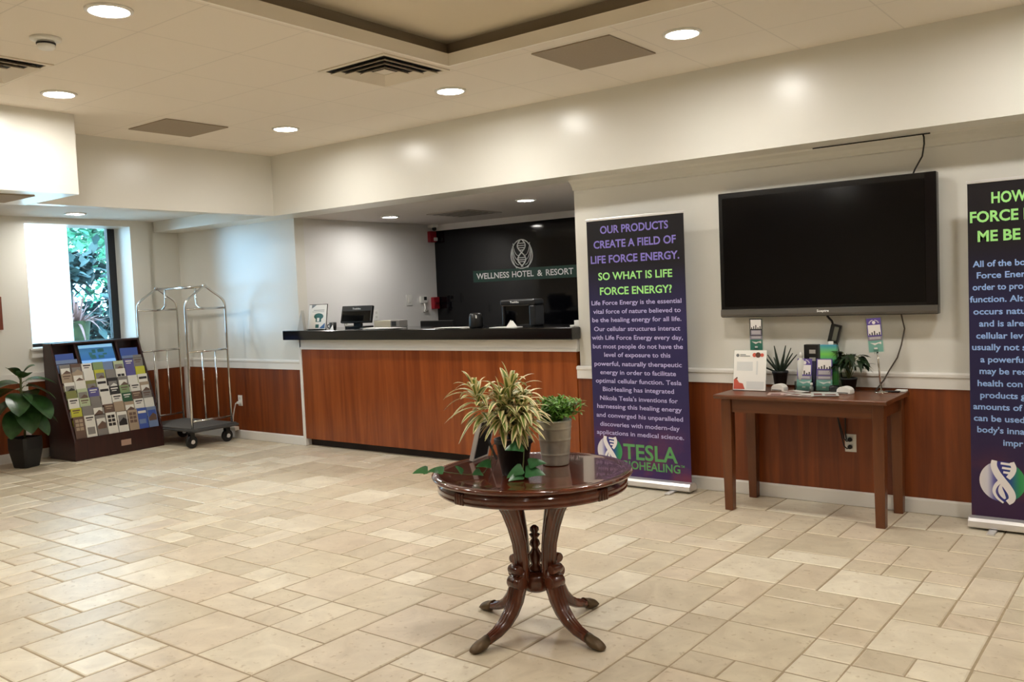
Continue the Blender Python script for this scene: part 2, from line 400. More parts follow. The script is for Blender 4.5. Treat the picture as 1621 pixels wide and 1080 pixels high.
# ---- floor: individually laid stone tiles over a grout bed
def make_floor():
    mb = MB(); ux, uy = 0.193, 0.1885; ox, oy = -0.66, -1.72
    i0, i1 = int((XL - ox) / ux) - 1, int((XR - ox) / ux) + 1
    j0, j1 = int((YF - oy) / uy) - 1, int((0.0 - oy) / uy) + 1
    used = set(); tiles = []
    def put(i, j, w, h):
        c = [(i + a, j + b) for a in range(w) for b in range(h)]
        if any(q in used for q in c) or i + w > i1 or j + h > j1: return False
        used.update(c); tiles.append((i, j, w, h)); return True
    for t in ((-3, -2, 1, 2), (-3, -3, 1, 1), (-2, -3, 2, 2), (-1, -1, 1, 1), (-2, -1, 1, 2), (-2, -4, 1, 1), (-6, -3, 1, 1), (-7, -1, 1, 1), (-7, 0, 2, 2),
              (-5, -3, 2, 2), (-6, -2, 1, 2), (-6, -4, 1, 1), (-8, -3, 2, 2), (-18, -13, 2, 2), (-16, -13, 1, 1), (-15, -9, 1, 1), (-14, -11, 2, 2)): put(*t)
    rr = random.Random(11)
    for j in range(j0, j1):
        for i in range(i0, i1):
            if (i, j) in used: continue
            opts = [(2, 2)] * 6 + [(1, 2)] * 4 + [(2, 1)] * 4 + [(1, 1)] * 4
            rr.shuffle(opts)
            for w, h in opts + [(1, 1)]:
                if put(i, j, w, h): break
    bm = mb.bm; g = 0.0045; e = 0.006
    for i, j, w, h in tiles:
        xa, xb, ya, yb = ox + i * ux + g, ox + (i + w) * ux - g, oy + j * uy + g, oy + (j + h) * uy - g
        q = lambda: (rr.random() - 0.5) * 0.004
        A = [(xa + q(), ya + q(), -0.003), (xb + q(), ya + q(), -0.003), (xb + q(), yb + q(), -0.003), (xa + q(), yb + q(), -0.003)]
        cx, cy_ = (xa + xb) / 2, (ya + yb) / 2
        a = [bm.verts.new(p) for p in A]
        b = [bm.verts.new((p[0] + (e if p[0] < cx else -e), p[1] + (e if p[1] < cy_ else -e), 0.0)) for p in A]
        mb._face(b, 0)
        for k in range(4): mb._face([a[k], a[(k + 1) % 4], b[(k + 1) % 4], b[k]], 0)
    mb.box(XL - 0.4, XR, YF, 2.2, -0.06, -0.0032, 1)
    mb.box(-7.3, -3.8, 0.12, 2.2, -0.0032, 0.0, 1)
    return mb.build('floor', [floor_mat(), mat('grout', rgb(168, 150, 122), 0.8, noise=0.1, nscale=30)], origin=(0, 0, 0))
struct(make_floor(), 'cream and tan stone tile floor in mixed rectangles', 'floor')

# ---- ceiling with the raised tray
TX0, TX1, TY0, TY1 = -3.70, 1.9, -6.4, -1.6
mb = MB()
for a in ((-7.15, TX0, YF, -0.2), (TX1, XR, YF, -0.2), (TX0, TX1, YF, TY0), (TX0, TX1, TY1, -0.2)):
    mb.box(a[0], a[1], a[2], a[3], ZC, ZC + 0.02)
struct(mb.build('ceiling', CEIL, origin=(0, 0, 0)), 'tan tiled ceiling around the raised tray', 'ceiling')
mb = MB(); zt = ZC + 0.075; s = 0.07; zz = ZC + 0.16
for a in ((TX0, TX0 + .018, TY0, TY1), (TX1 - .018, TX1, TY0, TY1)): mb.box(a[0], a[1], a[2], a[3], ZC - .001, zt, 0)
for a in ((TY1 - .018, TY1), (TY0, TY0 + .018)): mb.box(TX0 + .018, TX1 - .018, a[0], a[1], ZC - .001, zt, 0)
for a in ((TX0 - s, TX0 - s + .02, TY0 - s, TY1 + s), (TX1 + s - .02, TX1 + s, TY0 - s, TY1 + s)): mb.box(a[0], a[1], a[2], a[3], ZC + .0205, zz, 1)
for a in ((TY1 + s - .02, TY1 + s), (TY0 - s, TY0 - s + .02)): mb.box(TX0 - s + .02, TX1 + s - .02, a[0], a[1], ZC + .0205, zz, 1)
mb.box(TX0 - s, TX1 + s, TY0 - s, TY1 + s, zz, zz + .02, 2)
struct(mb.build('trim_1', [FASCIA, COVE_SHADE, mat('tray_ceiling', rgb(224, 212, 190), 0.85)], origin=(0, 0, 0)), 'raised ceiling tray with pale fascia and cove coloured for shade', 'ceiling tray')

struct(box_obj('roof', mat('roof_deck', rgb(120, 116, 110), .9), XL - .36, XR + .1, YF - .1, 2.35, ZC + .2005, ZC + .3), 'unseen roof deck added to block sky light', 'roof')  # unseen slab added to stop sky light leaking in
# ---- walls
mb = MB()
mb.box(XL - .06, -7.25, 0, 0.12, 0, 2.46); mb.box(-3.85, XR, 0, 0.12, 0, ZC + .2); mb.box(XL - .06, -3.85, 0.0, .12, 2.46, ZC + .2)
struct(mb.build('wall_back', PAINT, origin=(0, 0, 0)), 'cream painted wall behind the television and luggage cart', 'wall')
WY0, WY1, WZ0, WZ1 = -1.72, -0.605, 1.095, 2.375      # window opening in the left wall
mb = MB()
mb.box(XL - .36, XL, YF, WY0, 0, ZC + .2); mb.box(XL - .36, XL, WY1, -.39, 0, ZC + .2); mb.box(XL - .36, XL - .035, -.39, .12, 0, ZC + .2)
mb.box(XL - .36, XL, WY0, WY1, 0, WZ0); mb.box(XL - .36, XL, WY0, WY1, WZ1, ZC + .2)
struct(mb.build('wall_left', PAINT, origin=(0, 0, 0)), 'white painted wall around the window', 'wall')
struct(box_obj('wall_right', mat('far_wall_tan', rgb(170, 158, 140), .6), XR, XR + .1, YF, .12, 0, ZC + .2), 'painted wall out of view on the right', 'wall')
struct(box_obj('wall_front', mat('far_wall_tan', rgb(170, 158, 140), .6), XL - .3, XR + .1, YF - .1, YF, 0, ZC + .2), 'painted wall behind the viewer', 'wall')
mb = MB(); mb.box(-7.35, -7.25, .12, 2.2, 0, ZC + .2)
struct(mb.build('wall_desk_left', PAINT_COOL), 'grey-white side wall behind the reception desk', 'wall')
mb = MB(); mb.box(-3.85, -3.75, .12, 2.2, 0, ZC + .2)
struct(mb.build('wall_desk_right', PAINT_COOL), 'side wall hidden at the right end of the reception desk', 'wall')
mb = MB(); mb.box(-7.25, -3.85, 2.1, 2.2, 0, 2.25, 0); mb.box(-7.25, -3.85, 2.09, 2.2, 2.25, ZC + .2, 1)
struct(mb.build('wall_desk_back', [BLACKW, PAINT_COOL]), 'glossy black wall behind the reception desk with white strip above', 'wall')
struct(box_obj('ceiling_desk', mat('desk_ceiling', rgb(206, 198, 192), 0.8), -7.35, -3.75, .0, 2.2, ZS, ZS + .05), 'grey ceiling over the reception desk', 'ceiling')
struct(box_obj('ceiling_alcove', CEIL2, XL - .1, -7.2, -9.3, -.2, 2.44, 2.48), 'low white ceiling strip beside the window', 'ceiling')

# ---- soffits
mb = MB(); mb.box(XL, XR, -.32, 0, ZS, ZC)
struct(mb.build('trim_2', PAINT, origin=(0, 0, 0)), 'long glossy cream soffit above the television wall and reception', 'soffit')
mb = MB(); mb.box(-7.25, -7.15, -2.6, -.32, ZS, ZC)
struct(mb.build('trim_3', PAINT, origin=(0, 0, 0)), 'cream soffit running in front of the window', 'soffit')
mb = MB(); mb.box(-7.3, -6.45, YF, -2.59, ZS, ZC)
struct(mb.build('trim_4', PAINT, origin=(0, 0, 0)), 'white dropped ceiling box at the upper left', 'soffit')
mb = MB()
prof = [(0, 2.245), (-.018, 2.25), (-.024, 2.268), (-.04, 2.29), (-.066, 2.31), (-.075, ZS), (0, ZS)]
mb.prism([(-3.85, y, z) for y, z in prof], (XR + 3.85, 0, 0))
struct(mb.build('trim_5', PAINT), 'cream cove moulding under the soffit above the television', 'moulding')

# ---- wainscot, rails, baseboards
def wainscot(name, lab, boxes):
    mb = MB()
    for b in boxes: mb.box(*b)
    struct(mb.build(name, WAINS, origin=(0, 0, 0)), lab, 'wall panelling')
wainscot('trim_6', 'cherry wood wainscot below the television', [(-3.87, XR, -.014, -.0005, .09, .785)])
wainscot('trim_7', 'cherry wood wainscot behind the luggage cart', [(XL - .03, -7.27, -.014, -.0005, .09, .785)])
wainscot('trim_8', 'cherry wood wainscot below the window', [(XL + .0005, XL + .014, YF, -.39, .09, .785), (XL - .0345, XL - .02, -.38, -.015, .09, .785)])
def rail(mb, x0, x1):
    prof = [(0, .778), (-.022, .778), (-.022, .845), (-.03, .852), (-.03, .868), (-.02, .876), (0, .878)]
    mb.prism([(x0, y, z) for y, z in prof], (x1 - x0, 0, 0))
mb = MB(); rail(mb, -3.87, XR); struct(mb.build('trim_9', TRIMW), 'white chair rail on the television wall', 'chair rail')
mb = MB(); rail(mb, XL - .02, -7.25); struct(mb.build('trim_10', TRIMW), 'white chair rail behind the luggage cart', 'chair rail')
mb = MB(); mb.box(XL + .0005, XL + .022, YF, -.39, .778, .872); mb.box(XL - .0345, XL - .012, -.38, -.03, .778, .872)
struct(mb.build('trim_11', TRIMW), 'white chair rail below the window', 'chair rail')
mb = MB(); mb.box(XL + .0005, XL + .02, -.432, -.39, .09, .778); mb.box(XL - .03, XL + .015, -.04, -.0145, .09, .778); mb.box(XL + .0005, XL + .02, -1.86, -1.80, .09, .778)
struct(mb.build('trim_12', TRIMW), 'white vertical strips dividing the wainscot by the luggage cart', 'trim')
def base(name, lab, mbx): struct(mbx.build(name, TRIMW), lab, 'baseboard')
mb = MB(); mb.prism([(-3.1, y, z) for y, z in ((-.0, 0), (-.024, 0), (-.024, .082), (-.018, .094), (0, .096))], (XR + 3.1, 0, 0)); base('baseboard_back', 'white baseboard below the television', mb)
mb = MB(); mb.prism([(XL - .03, y, z) for y, z in ((-.0, 0), (-.024, 0), (-.024, .082), (-.018, .094), (0, .096))], (-7.2 - XL, 0, 0)); base('baseboard_left', 'white baseboard behind the luggage cart', mb)
mb = MB(); mb.box(XL + .0005, XL + .024, YF, -.39, 0, .095); mb.box(XL - .0345, XL - .015, -.39, -.03, 0, .095); base('baseboard_window', 'white baseboard below the window', mb)

# ---- window
wr = thing('window_1', 'tall window with dark frame looking out on trees', 'window', (XL - .3, (WY0 + WY1) / 2, WZ0), 0, None, 'structure')
FX = XL - .36
mb = MB(); dk = mat('dark_window_frame', rgb(24, 27, 32), 0.4)
mb.box(FX - .03, FX + .03, WY1 - .085, WY1 - .0005, WZ0 + .0005, WZ1 - .0005); mb.box(FX - .03, FX + .03, WY0 + .0005, WY0 + .05, WZ0 + .0005, WZ1 - .0005)
mb.box(FX - .029, FX + .029, WY0 + .05, WY1 - .085, WZ0 + .0005, WZ0 + .055)
mb.build('window_frame', dk, wr)
box_obj('pane', GLASS, FX - .004, FX + .004, WY0 + .05, WY1 - .085, WZ0 + .055, WZ1 - .0005, parent=wr)
mb = MB(); mb.box(FX + .03, XL + .03, WY0 - .03, WY1 + .03, WZ0 - .0, WZ0 + .02); mb.box(XL + .0005, XL + .018, WY0 - .02, WY1 + .02, WZ0 - .075, WZ0)
mb.build('window_sill', TRIMW, wr)

pd = bpy.data.lights.new('window_portal', 'AREA'); pd.shape = 'RECTANGLE'; pd.size = WY1 - WY0; pd.size_y = WZ1 - WZ0; pd.cycles.is_portal = True
po = bpy.data.objects.new('window_portal', pd); COL.objects.link(po); po.location = (FX - .06, (WY0 + WY1) / 2, (WZ0 + WZ1) / 2)
po.rotation_euler = Vector((1, 0, 0)).to_track_quat('-Z', 'Z').to_euler()

# ---- outdoors beyond the window
struct(box_obj('ground', mat('paving', rgb(190, 186, 176), 0.9), -40, XL - .36, -30, 30, -.12, -.06), 'pale paving outside the window', 'ground')
tag(box_obj('column', mat('white_stucco', rgb(245, 244, 240), 0.9), -11.0, -10.6, -1.35, -.66, -.06, 3.4), 'sunlit white outdoor column seen through the left of the window', 'column')
def tree(loc, h, r, n, mm, label, seed, low=0.3):
    t = thing('tree', label, 'tree', loc, 0, 'trees outside the window'); rr = random.Random(seed)
    mb = MB(); mb.tube([(loc[0], loc[1], loc[2]), (loc[0] + .05, loc[1], loc[2] + h * .4), (loc[0], loc[1] + .1, loc[2] + h * .8)], .1, 8, rads=[.12, .09, .04]); mb.build('trunk', mat('bark', rgb(88, 80, 70), 0.9), t)
    mb = MB(); clumps = [(Vector((rr.gauss(0, r * .5), rr.gauss(0, r * .5), rr.uniform(low * h, h))), rr.uniform(.25, .5) * r) for _ in range(26)]
    for _ in range(n):
        c, cr = rr.choice(clumps); p = c + Vector((rr.gauss(0, cr * .5), rr.gauss(0, cr * .5), rr.gauss(0, cr * .4))) + Vector(loc)
        if p.z < .05: continue
        mb.leaf(p, (rr.uniform(-1, 1), rr.uniform(-1, 1), rr.uniform(-.6, .6)), rr.uniform(.16, .3), rr.uniform(.1, .17), 0.2, 2, (0,), 0, 'oval')
    mb.build('foliage', mm, t)
TEAL = mat('sunlit_foliage', rgb(70, 136, 104), 0.6, noise=0.5, nscale=3); TEAL2 = mat('shaded_foliage', rgb(24, 52, 50), 0.7, noise=0.4, nscale=3)  # sun and shade are put into the two leaf colours
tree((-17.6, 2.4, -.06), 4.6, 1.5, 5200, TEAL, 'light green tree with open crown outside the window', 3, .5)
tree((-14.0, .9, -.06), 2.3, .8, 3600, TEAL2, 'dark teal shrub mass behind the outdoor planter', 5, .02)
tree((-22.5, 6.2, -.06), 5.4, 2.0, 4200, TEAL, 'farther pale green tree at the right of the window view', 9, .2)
pl = thing('outdoor_planter', 'mossy round outdoor planter with dry spiky plant beyond the glass', 'planter', (-12, .07, -.06))
MB().lathe([(.13, 0), (.14, .35), (.11, .6), (.125, .95), (.17, 1.30), (.185, 1.40), (.165, 1.40), (.15, 1.33), (0, 1.33)], (-12, .07, -.06), 20).build('urn', mat('mossy_pot', rgb(44, 50, 18), 0.9, noise=0.5, nscale=9), pl)
mb = MB(); rr = random.Random(4)
for k in range(70):
    a = rr.uniform(0, 2 * PI); e = rr.uniform(.3, 1.4)
    mb.leaf((-12 + .05 * math.cos(a), .07 + .05 * math.sin(a), 1.28), (math.cos(a) * math.cos(e), math.sin(a) * math.cos(e), math.sin(e)), rr.uniform(.34, .62), .034, rr.uniform(.1, .9), 5, (0,), 0, 'lance')
mb.build('fronds', mat('dry_frond', rgb(120, 82, 74), 0.8, noise=0.3, nscale=8), pl)

# ================================================================== CEILING FITTINGS
def downlight(x, y, z, label, m=LAMPM, r=.088, group='recessed ceiling lamps'):
    t = thing('ceiling_downlight', label, 'ceiling light', (x, y, z), 0, group)
    MB().lathe([(r, -.0005), (r + .022, -.0005), (r + .02, -.008), (r + .004, -.012), (r, -.006)], (x, y, z), 32, cap=False).build('trim_ring', WHITE, t)
    mb = MB(); mb.disc((x, y, z - .004), r + .001, 32, 0, (1, 0, 0), (0, -1, 0)); mb.build('lens', m, t)
    return t
for x, y, lab in ((-5.93, -1.10, 'round recessed lamp above the corner of the cream soffits'), (-4.115, -1.11, 'round recessed lamp between the black slotted vent and the long soffit'),
                  (-2.30, -1.19, 'round recessed lamp right of the grey ceiling panel near the tray'), (-5.895, -2.96, 'round recessed lamp beside the white dropped box at the left'),
                  (-4.10, -3.58, 'largest round recessed lamp at the top left near the smoke detector')):
    downlight(x, y, ZC, lab)
for x, y in ((-.48, -1.15), (1.35, -1.15), (-5.9, -4.8), (-4.1, -5.6), (-4.1, -7.6), (.3, -7.6)):
    downlight(x, y, ZC, 'round recessed lamp out of view above the lobby', group='ceiling lamps out of view')
for x, y in ((-1.3, -3.5), (.6, -4.6)):  # unseen lamps added to brighten the near floor
    downlight(x, y, zz, 'unseen round lamp added in the ceiling tray to brighten the floor', group='added unseen tray lamps')
downlight(-8.80, -1.447, 2.44, 'round recessed lamp in the low ceiling above the window', r=.08)
downlight(-6.67, .79, ZS, 'left recessed lamp over the reception desk', LAMPD, .075, 'recessed lamps over the reception')
downlight(-4.876, .755, ZS, 'right recessed lamp over the reception desk', LAMPD, .075, 'recessed lamps over the reception')

def vent(cx, cy_, z, label, h=.29, rings=4):
    t = thing('ceiling_vent', label, 'vent', (cx, cy_, z), 0, 'square air diffusers')
    wv = mat('vent_white', rgb(226, 216, 200), 0.5)
    def sq(r): return [(cx - r, cy_ - r), (cx + r, cy_ - r), (cx + r, cy_ + r), (cx - r, cy_ + r)]
    mb = MB(); mb.loft([[(*p, z - .0005) for p in sq(h)], [(*p, z - .007) for p in sq(h)], [(*p, z - .007) for p in sq(h - .03)], [(*p, z - .0005) for p in sq(h - .03)]], 0, False, False); mb.build('frame', wv, t)
    mb = MB(); mb.box(cx - h + .02, cx + h - .02, cy_ - h + .02, cy_ + h - .02, z - .0012, z - .0004); mb.build('duct_shade_sheet', mat('duct_shade', rgb(22, 18, 15), 0.9), t)  # dark sheet stands in for the shade behind the louvers
    step = (h - .03) / rings
    for k in range(rings):
        ro = h - .035 - k * step; ri = ro - step * .62
        mb = MB()
        if k < rings - 1:
            mb.loft([[(*p, z - .022) for p in sq(ro - step * .25)], [(*p, z - .0015) for p in sq(ri - step * .1)], [(*p, z - .0035) for p in sq(ri - step * .1)], [(*p, z - .025) for p in sq(ro - step * .25)], [(*p, z - .022) for p in sq(ro - step * .25)]], 0, False, False)
        else:
            mb.box(cx - ro * .8, cx + ro * .8, cy_ - ro * .8, cy_ + ro * .8, z - .012, z - .009)
        mb.build('louver', wv, t)
    return t
vent(-4.03, -1.83, ZC, 'square white air diffuser with black slots beside the ceiling tray')
vent(-5.51, -3.60, ZC, 'square white air diffuser cut by the left edge of the photo')
def gpanel(x, y, z, lab, h=.272):
    tag(MB().box(x - h, x + h, y - h, y + h, z - .008, z - .0005).build('ceiling_panel', GREYP, bevel=.002), lab, 'ceiling panel', 'flat grey ceiling panels')
gpanel(-2.88, -1.20, ZC, 'flat grey square panel at the corner of the ceiling tray')
gpanel(-6.43, -1.76, ZC, 'flat grey square panel above the left cream soffit')
gpanel(-6.90, -3.06, ZS, 'flat grey panel under the white dropped box', .25)
gpv = thing('ceiling_vent', 'dark slotted grille in the ceiling over the reception desk', 'vent', (-6.02, 1.22, ZS))
mb = MB(); mb.box(-6.3, -5.74, .95, 1.5, ZS - .009, ZS - .0005); mb.build('frame', mat('desk_vent_grey', rgb(170, 160, 150), .6), gpv)
for k in range(5): MB().box(-6.26, -5.78, 1.0 + k * .1, 1.03 + k * .1, ZS - .0105, ZS - .0085).build('slot', INK, gpv)
sm = thing('smoke_detector', 'small round white smoke detector at the upper left ceiling', 'smoke detector', (-4.744, -3.578, ZC))
MB().lathe([(.075, -.0005), (.075, -.012), (.06, -.018), (.045, -.02)], (-4.744, -3.578, ZC), 24).build('base', WHITE, sm)
mb = MB(); mb.lathe([(.042, -.02), (.045, -.05), (.035, -.058), (0, -.06)], (-4.744, -3.578, ZC), 24); mb.build('sensor_head', WHITE, sm)
MB().lathe([(.0425, -.026), (.047, -.027), (.047, -.035), (.0425, -.036)], (-4.744, -3.578, ZC), 24).build('sensor_slot', INK, sm)

# ================================================================== RECEPTION COUNTER
rc = thing('reception_counter', 'reception counter with black granite top and cherry wood front', 'reception counter', (-5.55, .2, 0))
mb = MB(); mb.box(-7.365, -3.835, -.13, -.0015, 1.09, 1.185); mb.box(-7.248, -3.852, -.0015, .52, 1.09, 1.185); mb.build('countertop', BLACKG, rc, .006)
mb = MB(); mb.box(-7.21, -3.872, -.022, .10, .075, .99); mb.build('front_panel', WAINS2, rc)
mb = MB(); mb.box(-7.23, -3.855, -.03, .09, .99, 1.09); mb.box(-7.23, -3.855, -.04, -.03, .99, 1.012); mb.build('trim_band', TRIMW, rc)
mb = MB(); mb.box(-7.248, -3.872, .045, .1, .0005, .075); mb.build('toe_kick', mat('toe_kick_black', rgb(30, 16, 12), .6), rc)
mb = MB(); mb.box(-7.248, -7.211, -.03, .05, .0, 1.09); mb.build('end_trim', TRIMW, rc, .003)
mb = MB(); mb.box(-7.248, -3.852, .1, .5, .72, .76); mb.box(-7.248, -7.2, .1, .5, .001, 1.09); mb.box(-3.9, -3.852, .1, .5, .001, 1.09); mb.build('work_shelf', PAINT_COOL, rc)

# sign on the black wall
hs = thing('wall_sign', 'silver oval emblem above green lettered band on the black wall', 'sign', (-5.95, 2.1, 1.6))
mb = MB(); mb.box(-6.66, -4.6, 2.088, 2.0995, 1.612, 1.745); mb.build('green_band', BR_GREEN, hs)
for wd, xa, xb in (('WELLNESS', -6.609, -6.13), ('HOTEL', -6.089, -5.788), ('&', -5.74, -5.669), ('RESORT', -5.623, -5.263)):
    mb = MB(); text_into(mb, wd, xa, xb, 1.648, .068, 2.086, 0, .018); mb.build('lettering', SIGNW, hs)
mb = MB(); ec = Vector((-5.947, 2.092, 1.905))
def P(u, v): return ec + Vector((u, 0, v))
ell = [P(.148 * math.cos(a) * (1 - .1 * math.sin(a)), .16 * math.sin(a) - .004) for a in [2 * PI * k / 48 for k in range(49)]]
mb.tube(ell, .006, 6)
for sgn in (1, -1):
    hx = [P(sgn * .055 * math.sin(PI * (t + .03) / .5), .155 - .30 * t) for t in [k / 40 for k in range(41)]]
    mb.tube(hx, .0075, 6)
    for q, (ux_, vz) in enumerate(((.115, .06), (.124, .03), (.13, 0), (.135, -.03))):
        arc = []
        for k in range(13):
            t = k / 12; arc.append(P(sgn * (ux_ - (ux_ - .045) * t ** 1.6), vz + .06 - (.10 + .035 * q * .6 + .04) * math.sin(t * PI / 2)))
        mb.tube(arc, .004, 5)
for v in (.115, .09, .065, .04, -.045, -.068, -.09):
    t = (.155 - v) / .30; w_ = abs(.055 * math.sin(PI * (t + .03) / .5)); mb.tube([P(-w_, v), P(w_, v)], .0052, 5)
mb.build('emblem', SIGNW, hs)

# things on the counter
def acrylic_holder(name, label, cat, x0, x1, y, z0, z1, tilt, art, parent_art_mats):
    pass
st = thing('sign_holder', 'clear stand with white green-printed sheet on left end of counter', 'sign holder', (-7.17, .15, 1.185))
M = Matrix.Translation((-7.17, .15, 1.186)) @ Matrix.Rotation(math.radians(-9), 4, 'X')
mb = MB(); mb.box(-.14, .14, .003, .006, 0, .258, 0, M); mb.box(-.14, .14, -.05, .0, 0, .004, 0, M); mb.build('stand', ACRYL, st)
mb = MB(); mb.box(-.132, .132, .0, .0028, .006, .252, 0, M)
mb.prism([(-.09, -.001, .25), (-.02, -.001, .25), (-.09, -.001, .215)], (0, -.0005, 0), 2, M)
mb.box(-.06, .1, -.001, 0, .195, .20, 2, M); mb.box(-.08, .10, -.001, 0, .18, .183, 2, M)
mb.lathe([(.07, 0), (.07, .0012)], (0, 0, 0), 20, 1, False, None, M @ Matrix.Translation((0.02, 0, .135)) @ Matrix.Rotation(PI / 2, 4, 'X') @ Matrix.Diagonal((1, .45, 1, 1)))
mb.box(-.02, .06, -.002, 0, .08, .115, 1, M); mb.box(.0, .035, -.0028, 0, .085, .12, 0, M)
mb.box(-.02, .03, -.001, 0, .02, .055, 1, M); mb.prism([(.04, -.001, .015), (.12, -.001, .015), (.12, -.001, .07)], (0, -.0005, 0), 3, M)
mb.build('printed_sheet', [PAPER, mat('print_green', rgb(28, 92, 84), .5), mat('print_grey', rgb(120, 124, 126), .5), mat('print_blue', rgb(58, 96, 150), .5)], st)
tag(MB().prism([(-7.36, .06, 1.1852), (-7.26, .06, 1.1852), (-7.315, .08, 1.385)], (0, .035, 0)).build('folded_card', mat('grey_card', rgb(172, 172, 168), .6)), 'tall grey triangular folded card at the left counter end', 'card')
cp = thing('cup', 'small black cup beside the left payment terminal', 'cup', (-6.89, .13, 1.185))
MB().lathe([(.03, .0005), (.034, .03), (.036, .072), (.033, .073), (.03, .01), (0, .008)], (-6.89, .13, 1.185), 20).build('body', BLACKP, cp)
MB().tube([(-6.925, .12, 1.24), (-6.95, .115, 1.235), (-6.952, .115, 1.21), (-6.925, .12, 1.2)], .005, 6).build('handle', BLACKP, cp)
MB().prism([(-6.88, .075, 1.1852), (-6.81, .06, 1.1852), (-6.85, .09, 1.235)], (0, .004, 0)).build('paper_tag', PAPER, cp)
def monitor(name, label, x, y, z, wdt, hgt, tilt, yaw, word, wz, bodym=BLACKP, thick=.035):
    t = thing(name, label, 'monitor', (x, y, z))
    R = Matrix.Translation((x, y, z)) @ Matrix.Rotation(yaw, 4, 'Z')
    T = R @ Matrix.Translation((0, 0, .055)) @ Matrix.Rotation(math.radians(tilt), 4, 'X')
    mb = MB(); mb.box(-wdt / 2, wdt / 2, 0, thick, 0, hgt, 0, T); mb.build('housing', bodym, t, .006)
    mb = MB(); mb.box(-wdt / 2 + .015, wdt / 2 - .015, -.0015, 0, .015, hgt - .055, 0, T); mb.build('back_cover', BLACKS, t)
    mb = MB(); mb.box(-wdt * .3, wdt * .3, -.02, .14, .0005, .018, 0, R); mb.box(-.05, .05, .03, .06, .015, .10, 0, R); mb.build('stand', bodym, t, .004)
    if word:
        mb = MB(); text_into(mb, word, -.055, .055, hgt - .04, .017, 0, 0, .02, O=T @ Vector((0, -.0016, 0)), U=(T.to_3x3() @ Vector((1, 0, 0))), V=(T.to_3x3() @ Vector((0, 0, 1)))); mb.build('maker_mark', SIGNW, t)
    return t
monitor('payment_terminal', 'black tilted terminal screen seen from behind at left of counter', -6.88, .42, 1.1855, .40, .175, -14, .1, 'Toshiba', 0)
tag(MB().box(-6.64, -6.41, .46, .60, 1.1855, 1.252).build('storage_box', mat('beige_box', rgb(196, 190, 172), .6), bevel=.004), 'low beige box behind the left papers on the counter', 'box')
pr = thing('card_printer', 'small grey machine with black front beside the beige box', 'printer', (-6.34, .52, 1.185))
MB().box(-6.405, -6.285, .46, .58, 1.1855, 1.256).build('body', mat('machine_grey', rgb(128, 124, 120), .5), pr, .006)
mb = MB(); mb.box(-6.385, -6.325, .456, .4605, 1.2, 1.245); mb.build('front_slot', INK, pr)
rt = thing('router', 'white upright wireless router behind the left terminal', 'router', (-7.02, .47, 1.185))
MB().box(-7.1, -6.86, .475, .5, 1.1855, 1.21).build('base', WHITE, rt)
for dx in (-.06, -.09): MB().box(-7.02 + dx, -7.008 + dx, .48, .495, 1.2105, 1.40 + dx * .6).build('antenna', WHITE, rt)
def papers(x0, x1, y0, y1, label, n, seed):
    rr = random.Random(seed); t = thing('paper_stack', label, 'papers', ((x0 + x1) / 2, (y0 + y1) / 2, 1.185))
    for k in range(n):
        w_ = .24; cx = rr.uniform(x0 + w_ / 2, x1 - w_ / 2) if x1 - x0 > w_ else (x0 + x1) / 2; cyy = rr.uniform(y0 + .08, y1 - .08)
        M = Matrix.Translation((cx, cyy, 1.1856 + k * .0022)) @ Matrix.Rotation(rr.uniform(-.3, .3), 4, 'Z')
        MB().box(-w_ / 2, w_ / 2, -.075, .075, 0, .002, 0, M).build('sheet', PAPER, t)
papers(-6.5, -5.85, .02, .3, 'loose white papers spread on the left half of the counter', 5, 1)
papers(-5.5, -5.1, .02, .26, 'loose white papers at the middle of the counter by the black jar', 3, 2)
mb = MB(); rr = random.Random(6)
rings = []
for k, (zq, rad) in enumerate(((0, .045), (.012, .05), (.028, .03), (.046, .012))):
    rings.append([(-5.98 + rad * 1.3 * math.cos(a) * rr.uniform(.7, 1.2), .16 + rad * math.sin(a) * rr.uniform(.7, 1.2), 1.197 + zq) for a in [2 * PI * i / 9 for i in range(9)]])
mn = monitor('monitor', 'low black monitor standing on the shelf behind the counter', -6.1, .80, 1.0, .44, .17, 0, 0, '', 0)
WM_low = thing('back_desk', 'black desk hidden behind the reception counter', 'desk', (-5.6, 1.3, 0))
MB().box(-6.9, -4.0, .70, 1.2, .96, .9995).build('desktop', BLACKP, WM_low)
for x in (-6.85, -4.1): MB().box(x, x + .05, .75, 1.15, .0005, .96).build('leg', BLACKP, WM_low)
jr = thing('speaker', 'rounded black jar-like speaker standing on the counter', 'speaker', (-5.03, .15, 1.185))
MB().lathe([(.058, .0005), (.062, .02), (.06, .09), (.052, .12), (.04, .128), (0, .13)], (-5.03, .15, 1.185), 24).build('body', BLACKP, jr)
MB().box(-4.985, -4.978, .095, .102, 1.27, 1.295).build('indicator', WHITE, jr)
kq = thing('payment_terminal', 'large black terminal with rounded hood right of the jar-like speaker', 'monitor', (-4.61, .27, 1.185))
mb = MB()
for (xa, xb, za, zb, ya, yb) in ((-.185, -.155, 0, .18, .02, .12), (.125, .19, 0, .18, 0, .14)):
    mb.box(-4.61 + xa, -4.61 + xb, .2 + ya, .2 + yb, 1.1855 + za, 1.1855 + zb)
mb.box(-4.795, -4.42, .2, .34, 1.365, 1.415); mb.build('hood', mat('terminal_black', rgb(15, 15, 17), .4), kq, .014)
MB().box(-4.765, -4.485, .235, .26, 1.195, 1.365).build('screen', BLACKS, kq)
MB().box(-4.775, -4.475, .197, .2, 1.362, 1.369).build('hood_edge', DGREY, kq)
mb = MB(); text_into(mb, 'Toshiba', -4.68, -4.585, 1.385, .017, .198, 0, .02); mb.build('maker_mark', SIGNW, kq)
ts = thing('tissue', 'crumpled white tissue on a sheet before the right terminal', 'tissue', (-4.56, .04, 1.185))
